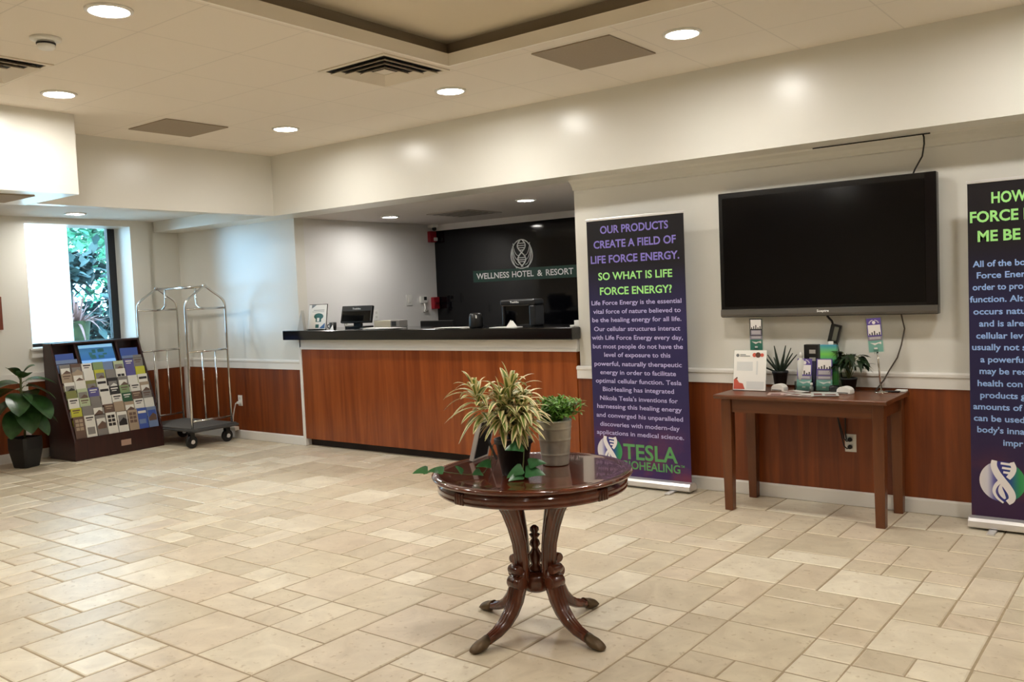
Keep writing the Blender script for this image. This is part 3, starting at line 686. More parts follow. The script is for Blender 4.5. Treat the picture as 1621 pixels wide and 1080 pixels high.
MB().box(-4.745, -4.48, -.02, .10, 1.1855, 1.1885).build('sheet', PAPER, ts)
mb = MB(); mb.prism([(-4.60, .03, 1.189), (-4.545, .05, 1.189), (-4.565, .045, 1.245)], (0, .01, 0)); mb.prism([(-4.565, .02, 1.189), (-4.505, .04, 1.189), (-4.55, .04, 1.24)], (.004, .014, 0)); mb.build('crumple', PAPER, ts)
tag(MB().box(-3.915, -3.868, .03, .07, 1.1855, 1.235).box(-3.95, -3.915, .02, .07, 1.1855, 1.198).build('card_stand', WHITE, bevel=.003), 'small white card stand at right end of the counter', 'card stand')

# the small things stand nearer the front edge of the counter
for o in list(COL.objects):
    if o.parent is None and 'label' in o.keys():
        dy_ = {'sign_holder': -.19, 'cup': -.18, 'router': -.17, 'storage_box': -.17, 'card_printer': -.17, 'speaker': -.15, 'paper_stack': -.12, 'folded_card': -.17, 'paper_tag': -.16}.get(o.name.split('.')[0])
        if o.name.startswith('payment_terminal') and o.location.y > .3: dy_ = -.17
        if dy_ is None: continue
        o.location.x *= (o.location.y + dy_ - CAM_Y) / (o.location.y - CAM_Y); o.location.y += dy_

# wall fittings behind the desk (on the side wall)
NX = -7.2495
th = thing('thermostat', 'white square control panel with black display on grey side wall', 'thermostat', (NX, 1.85, 1.39))
MB().box(NX, NX + .025, 1.79, 1.905, 1.395, 1.475).build('body', WHITE, th, .006); MB().box(NX + .025, NX + .028, 1.84, 1.885, 1.43, 1.47).build('display', INK, th)
MB().tube([(NX + .012, 1.85, 1.395), (NX + .015, 1.87, 1.33), (NX + .014, 1.84, 1.30), (NX + .02, 1.90, 1.305)], .012, 8).build('cable', WHITE, th)
sw = thing('light_switch', 'white plate light switch left of the control panel', 'light switch', (NX, 1.61, 1.375))
MB().box(NX, NX + .007, 1.565, 1.66, 1.375, 1.50).build('plate', WHITE, sw, .002); MB().box(NX + .007, NX + .012, 1.595, 1.63, 1.41, 1.465).build('rocker', WHITE, sw)
fp = thing('fire_alarm_pull', 'red fire alarm box beside the lower black wall edge', 'fire alarm', (NX, 2.04, 1.32))
MB().box(NX, NX + .05, 1.985, 2.085, 1.32, 1.46).build('box', RED, fp, .006); MB().box(NX + .05, NX + .06, 2.0, 2.07, 1.37, 1.40).build('pull_handle', mat('fire_red_dark', rgb(96, 20, 30), .4), fp)
sr = thing('fire_strobe', 'red strobe alarm below the white camera near the ceiling', 'fire alarm', (NX, 2.03, 2.115))
MB().box(NX, NX + .05, 1.975, 2.085, 2.115, 2.245).build('housing', RED, sr, .006); MB().box(NX + .05, NX + .075, 2.03, 2.075, 2.13, 2.17).build('strobe_lens', WHITE, sr, .004)
sc_ = thing('security_camera', 'small white camera in the upper corner behind the desk', 'camera', (NX, 2.03, 2.268))
MB().box(NX, NX + .1, 1.98, 2.07, 2.285, 2.334).build('housing', WHITE, sc_, .01); MB().ball((NX + .075, 2.02, 2.272), .027).build('lens_dome', INK, sc_)
def outlet(name, label, face, c, kind='wall'):
    t = thing('wall_outlet', label, 'power outlet', c)
    x, y, z = c
    if face == '-y':
        MB().box(x - .036, x + .036, y - .006, y, z - .058, z + .058).build('plate', WHITE, t, .002)
        for dz in (.024, -.024): MB().box(x - .016, x + .016, y - .0085, y - .006, z + dz - .014, z + dz + .014).build('socket', mat('socket_face', rgb(214, 212, 206), .4), t, .003)
    else:
        MB().box(x, x + .006, y - .036, y + .036, z - .058, z + .058).build('plate', WHITE, t, .002)
        for dz in (.024, -.024): MB().box(x + .006, x + .0085, y - .016, y + .016, z + dz - .014, z + dz + .014).build('socket', mat('socket_face', rgb(214, 212, 206), .4), t, .003)
    return t
outlet('o', 'white double outlet on side wall behind the left terminal', '+x', (NX, 1.075, 1.29))
outlet('o', 'white outlet in the wainscot left of the counter', '-y', (-8.30, -.0145, .42))
cdm = mat('white_cord', rgb(222, 214, 204), .5)
ac = thing('power_adapter', 'white plug and cord hanging from outlet by the luggage cart', 'power cord', (-8.3, -.03, .1))
MB().tube([(-8.30, -.03, .40), (-8.34, -.05, .39), (-8.37, -.05, .33), (-8.40, -.05, .24), (-8.42, -.05, .15), (-8.415, -.05, .12)], .007, 8).build('cord', cdm, ac)
MB().box(-8.318, -8.282, -.055, -.0235, .385, .412).build('plug', WHITE, ac, .004); MB().box(-8.43, -8.33, -.085, -.03, .095, .135).build('brick', cdm, ac, .006)

# ================================================================== TELEVISION WALL
tv = thing('television', 'large black flat television hung on the wall above the console', 'television', (-1.9, -.06, 1.24))
MB().box(-2.605, -1.218, -.10, -.04, 1.241, 2.092).build('housing', mat('tv_shell', rgb(9, 9, 10), .25), tv, .006)
tvs = mat('tv_screen', rgb(4, 4, 6), .12, spec=.4)
MB().box(-2.575, -1.285, -.1035, -.1002, 1.315, 2.055).build('screen', tvs, tv)
mb = MB(); mb.prism([(-2.603, y, z) for y, z in ((-.1003, 1.245), (-.108, 1.249), (-.1115, 1.262), (-.108, 1.292), (-.1003, 1.297))], (1.383, 0, 0)); mb.build('lower_bezel', mat('tv_bezel', rgb(92, 88, 82), .3, metal=.3), tv)
MB().box(-1.283, -1.222, -.1035, -.1002, 1.30, 2.086).build('side_bezel', mat('tv_gloss', rgb(10, 8, 12), .1), tv)
mb = MB(); text_into(mb, 'Sceptre', -1.94, -1.863, 1.268, .016, -.1122, 0, .02); mb.build('maker_mark', SIGNW, tv)
MB().box(-2.2, -1.6, -.04, -.001, 1.45, 1.9).build('wall_bracket', BLACKP, tv)
cable = mat('black_cable', rgb(22, 18, 15), .5)
tag(MB().tube([(-1.36, -.05, 2.088), (-1.345, -.055, 2.12), (-1.30, -.07, 2.19), (-1.285, -.085, 2.26), (-1.285, -.088, 2.30), (-1.29, -.088, 2.318)], .005, 8).tube([(-1.95, -.088, 2.318), (-1.25, -.088, 2.318)], .004, 6).build('cable', cable),
    'black cable rising from the television top to the soffit', 'cable')
tag(MB().tube([(-1.44, -.05, 1.2405), (-1.43, -.02, 1.15), (-1.45, -.02, 1.05), (-1.475, -.02, .97), (-1.52, -.04, .89), (-1.55, -.05, .83), (-1.585, -.06, .78), (-1.60, -.07, .7585)], .0045, 8).build('cord', mat('grey_cord', rgb(84, 76, 68), .5)),
    'thin grey cord hanging from the television to the console', 'cable')
pb = thing('power_adapter', 'black power brick dangling below the television', 'power adapter', (-1.85, -.03, 1.06))
Mx = Matrix.Translation((-1.852, -.035, 1.125)) @ Matrix.Rotation(math.radians(14), 4, 'Y')
mb = MB(); mb.box(-.032, .032, -.02, .02, -.062, .058, 0, Mx); mb.build('brick', BLACKP, pb, .006)
mb = MB(); mb.box(-.004, .024, -.0215, -.02, -.045, .045, 0, Mx); mb.build('rating_label', mat('label_grey', rgb(96, 96, 84), .5), pb)
MB().tube([(-1.895, -.05, 1.2405), (-1.885, -.045, 1.225), (-1.868, -.04, 1.205), (-1.862, -.036, 1.182)], .007, 8).build('upper_cord', cable, pb)
MB().tube([(-1.842, -.03, 1.065), (-1.83, -.03, 1.0), (-1.822, -.03, .9), (-1.81, -.025, .76), (-1.80, -.028, .6), (-1.80, -.03, .47), (-1.795, -.03, .43)], .0045, 8).build('lower_cord', cable, pb)
ot = outlet('o', 'white double outlet with two black plugs under the console table', '-y', (-1.772, -.0145, .41))
for dz in (.024, -.024):
    pg = thing('plug', 'black plug in the %s socket under the console table' % ('upper' if dz > 0 else 'lower'), 'plug', (-1.775, -.03, .41 + dz), 0, 'plugs in the outlet')
    mb = MB(); mb.lathe([(.013, 0), (.015, .006), (.013, .022), (.006, .026)], (0, 0, 0), 12, 0, True, None, Matrix.Translation((-1.772, -.0235, .41 + dz)) @ Matrix.Rotation(PI / 2, 4, 'X')); mb.build('plug_body', BLACKP, pg)
    MB().tube([(-1.772, -.048, .41 + dz), (-1.785, -.05, .40 + dz), (-1.805, -.045, .415 + dz), (-1.82, -.04, .47 + dz), (-1.85, -.04, .6), (-1.86, -.04, .7)], .004, 6).build('plug_cord', cable, pg)

# ---- console table
ct = thing('console_table', 'reddish brown wooden console table against the wainscot', 'table', (-1.94, -.26, 0))
mb = MB(); mb.prism([(-2.475, y, z) for y, z in ((-.545, .742), (-.552, .748), (-.552, .757), (-.546, .762), (-.034, .762), (-.034, .735), (-.54, .735))], (1.07, 0, 0)); mb.build('tabletop', CONSOLE, ct, .003)
mb = MB(); mb.box(-2.39, -1.49, -.49, -.466, .645, .735); mb.box(-2.39, -1.49, -.092, -.07, .645, .735); mb.box(-2.425, -2.403, -.47, -.09, .645, .735); mb.box(-1.475, -1.453, -.47, -.09, .645, .735); mb.build('apron', CONSOLE, ct)
for x in (-2.41, -1.466):
    for y in (-.472, -.076):
        a, b_ = .033, .027
        MB().loft([[(x - r, y - r, z), (x + r, y - r, z), (x + r, y + r, z), (x - r, y + r, z)] for r, z in ((b_, .0005), (a, .45), (a, .735))], 0, False).build('leg', CONSOLEV, ct, .003)
ZT = .7622
# white printed sheet standing at the left
M = Matrix.Translation((-2.335, -.30, ZT + .003)) @ Matrix.Rotation(math.radians(-9), 4, 'X')
ws = thing('sign_holder', 'white info sheet with red fruit pictures at left of the console', 'sign', (-2.335, -.30, ZT))
mb = MB(); mb.box(-.115, .115, .0025, .006, 0, .27, 0, M); mb.box(-.115, .115, 0, .06, -.002, .001, 0, M); mb.build('stand', ACRYL, ws)
mb = MB(); mb.box(-.112, .112, 0, .0022, .001, .266, 0, M)
mb.lathe([(.011, 0), (.011, .001)], (0, 0, 0), 14, 2, False, None, M @ Matrix.Translation((-.086, 0, .232)) @ Matrix.Rotation(PI / 2, 4, 'X'))
for zq, xe in ((.236, -.03), (.227, 0.0)): mb.box(-.07, xe, -.001, 0, zq - .002, zq + .003, 2, M)
mb.box(-.09, .02, -.0008, 0, .13, .19, 3, M); mb.box(.045, .055, -.001, 0, .105, .195, 3, M); mb.box(-.02, .1, -.0008, 0, .01, .06, 3, M)
mb.prism([(-.108, -.001, .008), (-.108, -.001, .07), (-.09, -.001, .078), (-.07, -.001, .05), (-.045, -.001, .045), (-.03, -.001, .008)], (0, -.0006, 0), 1, M)
mb.prism([(-.105, -.0012, .072), (-.085, -.0012, .088), (-.08, -.0012, .078)], (0, -.0006, 0), 4, M)
for dx, r_ in ((.03, .014), (.055, .018), (.082, .012)):
    mb.lathe([(r_, 0), (r_, .0012)], (0, 0, 0), 12, 1 if dx != .055 else 4, False, None, M @ Matrix.Translation((dx, -.0002 * dx * 50, .235)) @ Matrix.Rotation(PI / 2, 4, 'X'))
mb.build('printed_sheet', [mat('bright_paper', rgb(246, 245, 240), .5), mat('print_red', rgb(206, 92, 72), .5), mat('print_grey', rgb(120, 124, 126), .5), mat('print_pale', rgb(224, 226, 224), .5), mat('print_leaf', rgb(92, 60, 44), .5)], ws)

# flyer art: purple top, white photo block, grey text, green foot
FP = [mat('flyer_purple', rgb(92, 74, 150), .4), mat('flyer_white', rgb(232, 228, 224), .4), mat('flyer_grey', rgb(128, 122, 138), .4), mat('flyer_green', rgb(118, 172, 160), .4), INK, mat('flyer_teal', rgb(58, 122, 104), .4)]
def flyer(mb, w_, h_, M, purple_top=True, dark=False):
    g = 5 if dark else 3
    mb.box(-w_ / 2, w_ / 2, 0, .002, 0, h_, g, M)
    mb.box(-w_ / 2, w_ / 2, -.0008, 0, h_ * .34, h_ * .46, 2, M)
    z1 = h_ * .80 if purple_top else h_ * .97
    z0 = h_ * .5 if purple_top else h_ * .68
    mb.box(-w_ / 2, w_ / 2, -.0006, 0, h_ * .40, h_, 0 if purple_top else (4 if dark else 0), M)
    mb.box(-w_ * .43, w_ * .43, -.0014, 0, z0, z1, 1, M)
    for k in range(5):
        xx = (-.34 + .17 * k) * w_; mb.box(xx - .02 * w_ * 2, xx + .02 * w_ * 2, -.002, 0, z0, z0 + h_ * (.05 + .035 * ((k * 7) % 3)), 4, M)
    if purple_top:
        mb.lathe([(w_ * .12, 0), (w_ * .12, .0012)], (0, 0, 0), 14, 1, False, None, M @ Matrix.Translation((0, 0, h_ * .87)) @ Matrix.Rotation(PI / 2, 4, 'X'))
        for sg in (-1, 1):
            for k in range(4):
                a = .35 + k * .3; xx = sg * w_ * .33 * math.cos(a); zz_ = h_ * .87 - .01 + w_ * .3 * math.sin(a)
                mb.box(xx - w_ * .05, xx + w_ * .05, -.0012, 0, zz_ - .002, zz_ + .002, 1, M)
    else:
        mb.box(-w_ * .43, w_ * .43, -.0012, 0, h_ * .48, h_ * .64, 2, M)
        for zq in (.52, .56, .60): mb.box(-w_ * .36, w_ * .36, -.0018, 0, h_ * zq, h_ * zq + .003, 1, M)
    for zq in (.385, .42): mb.box(-w_ * .38, w_ * .38, -.0016, 0, h_ * zq, h_ * zq + .003, 1, M)
    mb.prism([(-w_ * .38, -.001, h_ * .28), (-w_ * .05, -.001, h_ * .2), (w_ * .2, -.001, h_ * .25), (w_ * .4, -.001, h_ * .22), (w_ * .4, -.001, h_ * .3), (0, -.001, h_ * .26)], (0, -.0006, 0), 1, M)
    mb.box(-w_ * .12, w_ * .1, -.0012, 0, h_ * .08, h_ * .13, 1, M)
def holder(x, y, label, purple, yawd=0):
    t = thing('brochure_holder', label, 'brochure holder', (x, y, ZT), 0, 'clear flyer holders on the console')
    M = Matrix.Translation((x, y, ZT + .002)) @ Matrix.Rotation(math.radians(yawd), 4, 'Z') @ Matrix.Rotation(math.radians(-8), 4, 'X')
    mb = MB(); mb.box(-.054, .054, .012, .015, 0, .19, 0, M); mb.box(-.056, .056, -.016, -.013, 0, .06, 0, M); mb.box(-.056, -.053, -.016, .015, 0, .06, 0, M); mb.box(.053, .056, -.016, .015, 0, .06, 0, M); mb.box(-.056, .056, -.016, .018, -.001, .002, 0, M); mb.build('acrylic_stand', ACRYL, t)
    f = thing('flyer', 'purple-topped flyer in the left clear holder' if purple else 'white-topped purple and green flyer in the right clear holder', 'flyer', (x, y, ZT), 0, 'flyers in clear holders')
    mb = MB(); flyer(mb, .098, .205, M @ Matrix.Translation((0, .002, .003)), purple); mb.build('sheet', FP, f)
holder(-2.005, -.205, 'clear flyer holder left, holding a purple-topped flyer', True, -4)
holder(-1.877, -.195, 'clear flyer holder right, holding a white-topped flyer', False, 6)
def pole_sign(x, y, z0, z1, label, purple, dark, yawd, tilt, polex=None):
    t = thing('pole_sign', label, 'sign stand', (x, y, ZT), 0, 'flyers on thin poles')
    MB().lathe([(.042, .0003), (.042, .004), (.012, .008), (.006, .014), (0, .015)], (polex or x, y, ZT), 24).build('base', CHROME, t)
    MB().tube([(polex or x, y, ZT + .012), (x, y, z0 + .05)], .006, 8).build('pole', CHROME, t)
    M = Matrix.Translation((x, y - .01, z0)) @ Matrix.Rotation(math.radians(yawd), 4, 'Z') @ Matrix.Rotation(math.radians(tilt), 4, 'Y')
    mb = MB(); mb.box(-.048, .048, .0025, .005, -.006, z1 - z0 + .004, 0, M); mb.box(-.012, .012, -.004, .008, -.012, .02, 0, M); mb.build('clear_clip', ACRYL, t)
    mb = MB(); flyer(mb, .086, z1 - z0, M, purple, dark); mb.build('flyer', FP, t)
pole_sign(-2.337, -.14, 1.02, 1.232, 'pole-mounted dark green flyer behind the white sheet', False, True, 0, 0)
pole_sign(-1.562, -.15, 1.015, 1.225, 'pole-mounted purple flyer on chrome stand at right of console', True, False, 0, -4, -1.54)
# upright boxes behind the holders
bx = thing('product_box', 'black upright box with pale labels behind the left flyer', 'box', (-1.975, -.11, ZT))
MB().box(-2.02, -1.931, -.14, -.085, ZT + .0004, 1.058).build('carton', BLACKP, bx, .002)
for zq in (1.0, .95): MB().box(-1.985, -1.945, -.1412, -.1402, zq, zq + .025).build('pale_label', mat('label_silver', rgb(168, 164, 158), .5), bx)
bx2 = tag(MB().box(-1.917, -1.812, -.135, -.10, ZT + .0004, 1.056).build('card_box', gradient_mat('blue_green_print', [(0, rgb(90, 190, 120)), (.35, rgb(110, 210, 110)), (.5, rgb(60, 170, 140)), (.62, rgb(70, 180, 140)), (.8, rgb(130, 214, 90)), (1, rgb(60, 150, 180))], 'Z'), bevel=.002), 'blue and green gradient card box behind the right flyer', 'box')
tag(MB().box(-1.868, -1.838, -.12, -.11, 1.0562, 1.078).build('white_tab', WHITE, bevel=.002), 'small white tab on top of the blue and green card box', 'card')
tag(MB().box(-1.953, -1.934, -.185, -.165, ZT + .0004, .955).build('card_box', mat('dark_indigo_card', rgb(44, 40, 70), .4), bevel=.001), 'narrow dark indigo carton between the two flyers', 'box')
bt = thing('dropper_bottle', 'small clear bottle standing between the flyer holders', 'bottle', (-1.943, -.235, ZT))
MB().lathe([(.012, .0004), (.013, .03), (.006, .038), (.006, .044)], (-1.943, -.235, ZT), 14).build('body', mat('bottle_grey', rgb(120, 130, 126), .1), bt)
MB().lathe([(.008, .044), (.008, .058), (0, .06)], (-1.943, -.235, ZT), 14).build('cap', WHITE, bt)
bt = thing('nozzle_bottle', 'small white-topped bottle poking above the purple-topped flyer', 'bottle', (-2.015, -.155, ZT))
MB().lathe([(.022, .0004), (.024, .19), (.012, .205), (.01, .215)], (-2.03, -.17, ZT), 16).build('body', mat('bottle_pale', rgb(214, 214, 208), .3), bt)
MB().lathe([(.012, .215), (.011, .24), (.006, .25), (0, .251)], (-2.03, -.17, ZT), 16).build('cap', WHITE, bt)
# dome card boxes
def dome(x, y, label):
    t = thing('card_dispenser', label, 'card dispenser', (x, y, ZT), 0, 'small white curved card boxes')
    poly = [(-.045, 0, .0005), (.045, 0, .0005)] + [(.045 * math.cos(a), 0, .014 + .033 * math.sin(a) ** .8) for a in [PI * k / 10 for k in range(11)]]
    M = Matrix.Translation((x, y, ZT)) @ Matrix.Rotation(math.radians(-8), 4, 'Z')
    MB().prism(poly, (0, .06, 0), 0, M).build('shell', WHITE, t, .003)
    MB().box(-.04, .03, -.0012, 0, .006, .011, 0, M).build('slot', mat('slot_grey', rgb(90, 88, 86), .5), t)
dome(-2.155, -.27, 'small white curved card box in front of the spiky plant'); dome(-1.725, -.30, 'small white curved card box before the drooping plant')
tag(MB().lathe([(.03, .0004), (.032, .035), (.026, .045), (0, .047)], (-1.80, -.232, ZT), 16).build('jar', BLACKP), 'small black jar beside the right flyer holder', 'jar')
mg = mat('magazine_cover', rgb(196, 160, 150), .35, noise=.35, nscale=22)
for k, (x, y, a, label, w_, h_) in enumerate(((-2.06, -.40, .25, 'pinkish leaflet lying flat on the console front left', .2, .14), (-1.93, -.42, -.15, 'brown and white leaflet flat at the middle of the console front', .18, .13), (-1.82, -.36, .35, 'pale leaflet lying flat nearest the right flyer holder', .16, .2), (-2.02, -.31, -.5, 'pale curled leaflet behind the pinkish leaflet', .12, .12))):
    M = Matrix.Translation((x, y, ZT + .0006 + k * .0022)) @ Matrix.Rotation(a, 4, 'Z')
    cm = [mat('leaflet_pink', rgb(206, 178, 172), .35), mat('leaflet_white', rgb(222, 218, 210), .35), mat('leaflet_pale', rgb(204, 206, 200), .35), mat('leaflet_pale2', rgb(214, 210, 204), .35)][k]
    mb = MB(); mb.box(-w_ / 2, w_ / 2, -h_ / 2, h_ / 2, 0, .0018, 0, M); mb.box(-w_ * .4, -w_ * .1, -h_ * .4, h_ * .1, .0018, .0021, 1, M); mb.box(w_ * .0, w_ * .4, -h_ * .4, -h_ * .1, .0018, .0021, 1, M)
    tag(mb.build('leaflet', [cm, mat('leaflet_brown', rgb(128, 84, 76), .4)]), label, 'leaflet', 'leaflets lying on the console')
tb = thing('folded_glasses', 'dark thin case with pale sheet at the far right of the console', 'case', (-1.46, -.08, ZT))
MB().box(-1.53, -1.44, -.13, -.10, ZT + .0004, ZT + .009).build('case', BLACKP, tb, .003); MB().box(-1.475, -1.41, -.10, -.045, ZT + .0004, ZT + .012).build('pad', PAPER, tb, .002)
# aloe
def pot_lathe(c, r0, r1, h, mm, parent, seg=28, soil=SOIL, rim=True):
    prof = [(r0 * .9, .0005), (r0, .004), (r1 * .97, h * .86)] + ([(r1 * 1.05, h * .87), (r1 * 1.06, h)] if rim else [(r1, h)]) + [(r1 * .92, h), (r1 * .88, h * .9)]
    mb = MB(); mb.lathe(prof + [(0, h * .9)], c, seg); p = mb.build('pot', mm, parent)
    MB().lathe([(r1 * .88, h * .9), (r1 * .5, h * .93), (0, h * .94)], c, seg).build('soil', soil, parent)
    return p
al = thing('potted_aloe', 'spiky aloe in black pot at left of the console', 'plant', (-2.19, -.12, ZT)); c = (-2.19, -.12, ZT)
pot_lathe(c, .036, .05, .12, POT, al)
mb = MB(); rr = random.Random(2)
for k, (a, e, L_) in enumerate(((0.1, .95, .17), (2.9, .8, .2), (3.4, .5, .15), (1.2, 1.35, .2), (4.6, 1.3, .21), (5.4, 1.15, .16), (2.2, .7, .17), (3.9, .95, .17), (0.5, 1.25, .19), (5.9, 1.0, .18), (3.15, 1.1, .15))):
    mb.leaf((c[0] + .012 * math.cos(a), c[1] + .012 * math.sin(a), c[2] + .10), (math.cos(a) * math.cos(e), math.sin(a) * math.cos(e), math.sin(e)), L_, .026, .05, 7, (0, 0), .7, 'spike')
ob = mb.build('leaves', G_ALOE, al); sm_ = ob.modifiers.new('thick', 'SOLIDIFY'); sm_.thickness = .005
dp = thing('potted_plant', 'small drooping dark-leaved plant in black pot at right of the console', 'plant', (-1.735, -.15, ZT)); c = (-1.735, -.15, ZT)
pot_lathe(c, .036, .05, .088, POT, dp)
mb = MB(); ms = MB(); rr = random.Random(8)
for k in range(16):
    a = rr.uniform(0, 2 * PI); R_ = rr.uniform(.03, .095); top = Vector((c[0] + R_ * math.cos(a), c[1] + R_ * .6 * math.sin(a), c[2] + rr.uniform(.17, .255)))
    ms.tube([(c[0], c[1], c[2] + .07), ((c[0] + top.x) / 2 * 1.0, (c[1] + top.y) / 2, top.z - .02), tuple(top)], .002, 5)
    for q in range(6):
        b_ = a + rr.uniform(-1.4, 1.4); mb.leaf(top + Vector((rr.uniform(-.012, .012), rr.uniform(-.012, .012), rr.uniform(-.03, .0))), (math.cos(b_), math.sin(b_), rr.uniform(-.5, .35)), rr.uniform(.05, .08), rr.uniform(.032, .048), rr.uniform(.2, .7), 5, (0, 0), .2, 'heart')
mb.build('leaves', G_DARK, dp); ms.build('stems', STEM, dp)

# ---- roll-up banners
LAV = mat('banner_lavender', rgb(134, 122, 206), .5); LIME = mat('banner_lime', rgb(164, 232, 138), .5); BODYT = mat('banner_body_text', rgb(190, 182, 230), .5)
SKYT = mat('banner_sky_text', rgb(150, 184, 240), .5); GRN = mat('banner_green', rgb(92, 160, 96), .5)
def banner(name, x0, x1, yb, label, bgm, blocks, logo, lw):
    t = thing(name, label, 'banner', ((x0 + x1) / 2, yb, 0), 0, 'roll-up banners')
    box_obj('cloth', bgm, x0, x1, yb, yb + .003, .055, 1.985, parent=t)
    mb = MB(); mb.box(x0 - .005, x1 + .005, yb - .006, yb + .01, 1.983, 2.001); mb.build('top_bar', ALU, t, .003)
    mb = MB(); mb.prism([(x0 - .012, yb + y, z) for y, z in ((-.055, .012), (-.062, .022), (-.06, .05), (-.045, .066), (-.01, .074), (.035, .066), (.062, .045), (.062, .012))], (x1 - x0 + .024, 0, 0)); mb.build('base_cassette', ALU, t, .004)
    for x in (x0 + .12, x1 - .12):
        MB().box(x - .02, x + .02, yb - .15, yb + .1, .0005, .012).build('foot', ALU, t, .003)
    MB().tube([((x0 + x1) / 2, yb + .03, .06), ((x0 + x1) / 2, yb + .03, 1.99)], .008, 8).build('pole', ALU, t)
    for pname, mm, lines, bold in blocks:
        for ln in lines:
            s_, a, b_, z, cap = ln[:5]; mb = MB()
            text_into(mb, s_, a, b_, z, cap, yb - .0012, 0, bold)
            mb.build(pname, mm, t)
    # round two-tone emblem with a white twisted ribbon
    lx, lz, R = logo; y = yb - .0012
    mb = MB(); mb.disc((lx, y, lz), R, 40); mb.build('emblem_disc', gradient_mat(name + '_disc', [(0, rgb(226, 222, 226)), (.18, rgb(216, 214, 226)), (.31, rgb(112, 110, 178)), (.42, rgb(52, 48, 128)), (.57, rgb(34, 44, 132)), (.7, rgb(30, 84, 140)), (.88, rgb(44, 146, 84)), (1, rgb(70, 160, 100))], 'X'), t)
    wm = mat('emblem_white', rgb(240, 236, 238), .5)
    mb = MB()
    def ribbon(pts, wd, yy):
        n = len(pts); va = []
        for i, (u, v) in enumerate(pts):
            u2, v2 = pts[min(i + 1, n - 1)]; u1, v1 = pts[max(i - 1, 0)]; du, dv = u2 - u1, v2 - v1; l_ = math.hypot(du, dv) or 1
            w_ = wd[i] if isinstance(wd, list) else wd
            nu, nv = -dv / l_ * w_, du / l_ * w_
            va.append((mb.bm.verts.new((lx + (u + nu) * R, yy, lz + (v + nv) * R)), mb.bm.verts.new((lx + (u - nu) * R, yy, lz + (v - nv) * R))))
        for i in range(n - 1): mb._face([va[i][0], va[i][1], va[i + 1][1], va[i + 1][0]])
    # strand running from upper left to lower right, and back up the left of the lower loop
    S = [(-.33, 1.02), (-.36, .75), (-.24, .42), (-.02, .08), (.22, -.25), (.40, -.58), (.40, -.85), (.22, -1.02)]
    def smooth(pts, n=6):
        out = []
        for i in range(len(pts) - 1):
            p0, p1, p2, p3 = pts[max(i - 1, 0)], pts[i], pts[i + 1], pts[min(i + 2, len(pts) - 1)]
            for k in range(n):
                t_ = k / n
                out.append(tuple(.5 * ((2 * p1[q]) + (-p0[q] + p2[q]) * t_ + (2 * p0[q] - 5 * p1[q] + 4 * p2[q] - p3[q]) * t_ ** 2 + (-p0[q] + 3 * p1[q] - 3 * p2[q] + p3[q]) * t_ ** 3) for q in (0, 1)))
        return out + [pts[-1]]
    q = smooth(S); ribbon(q, [.12 + .05 * math.sin(PI * i / len(q)) for i in range(len(q))], y - .0008)
    q = smooth([(.42, .98), (.50, .7), (.42, .42), (.25, .18)]); ribbon(q, [.1 + .02 * math.sin(PI * i / len(q)) for i in range(len(q))], y - .0007)
    q = smooth([(-.08, .02), (-.28, -.22), (-.36, -.52), (-.22, -.82), (.04, -1.04)]); ribbon(q, [.10 - .06 * i / len(q) for i in range(len(q))], y - .0007)
    q = smooth([(-.05, -.12), (-.08, -.40), (.0, -.64), (.12, -.84)]); ribbon(q, [.02 + .1 * math.sin(PI * i / len(q)) for i in range(len(q))], y - .0006)
    for v in (.88, .66, .45): ribbon([(-.06 + (.88 - v) * .25, v + .02), (.42, v - .02)], .055, y - .0006)
    mb.build('emblem_ribbon', wm, t)
    return t
B1 = [('headline', LAV, [('OUR PRODUCTS', -3.528, -2.963, 1.886, .058), ('CREATE A FIELD OF', -3.589, -2.906, 1.779, .058), ('LIFE FORCE ENERGY.', -3.619, -2.883, 1.667, .058)], .022),
      ('question', LIME, [('SO WHAT IS LIFE', -3.558, -2.942, 1.541, .057), ('FORCE ENERGY?', -3.548, -2.949, 1.43, .057)], .022),
      ('body_text', BODYT, [('Life Force Energy is the essential', -3.626, -2.877, 1.354, .034), ('vital force of nature believed to', -3.614, -2.885, 1.289, .034), ('be the healing energy for all life.', -3.625, -2.882, 1.226, .034),
        ('Our cellular structures interact', -3.612, -2.893, 1.158, .034), ('with Life Force Energy every day,', -3.634, -2.875, 1.093, .034), ('but most people do not have the', -3.628, -2.877, 1.027, .034), ('level of exposure to this', -3.53, -2.977, .964, .034),
        ('powerful, naturally therapeutic', -3.62, -2.89, .896, .034), ('energy in order to facilitate', -3.571, -2.938, .832, .034), ('optimal cellular function. Tesla', -3.613, -2.897, .767, .034), ('BioHealing has integrated', -3.554, -2.958, .704, .034),
        ("Nikola Tesla's inventions for", -3.581, -2.93, .636, .034), ('harnessing this healing energy', -3.609, -2.901, .574, .034), ('and converged his unparalleled', -3.618, -2.894, .506, .034), ('discoveries with modern-day', -3.589, -2.923, .438, .034), ('applications in medical science.', -3.621, -2.891, .374, .034)], .014),
      ('brand_lettering', GRN, [('TESLA', -3.393, -2.945, .202, .117), ('BIOHEALING', -3.395, -2.928, .128, .062), ('TM', -2.923, -2.893, .172, .018)], .02)]
banner('roll_up_banner', -3.647, -2.843, -.155, 'tall purple roll-up banner with lavender headline between counter and console', banner_mat('banner_print', rgb(22, 19, 24), rgb(46, 41, 86), rgb(72, 48, 100), rgb(150, 70, 74)), B1, (-3.511, .251, .108), 0)
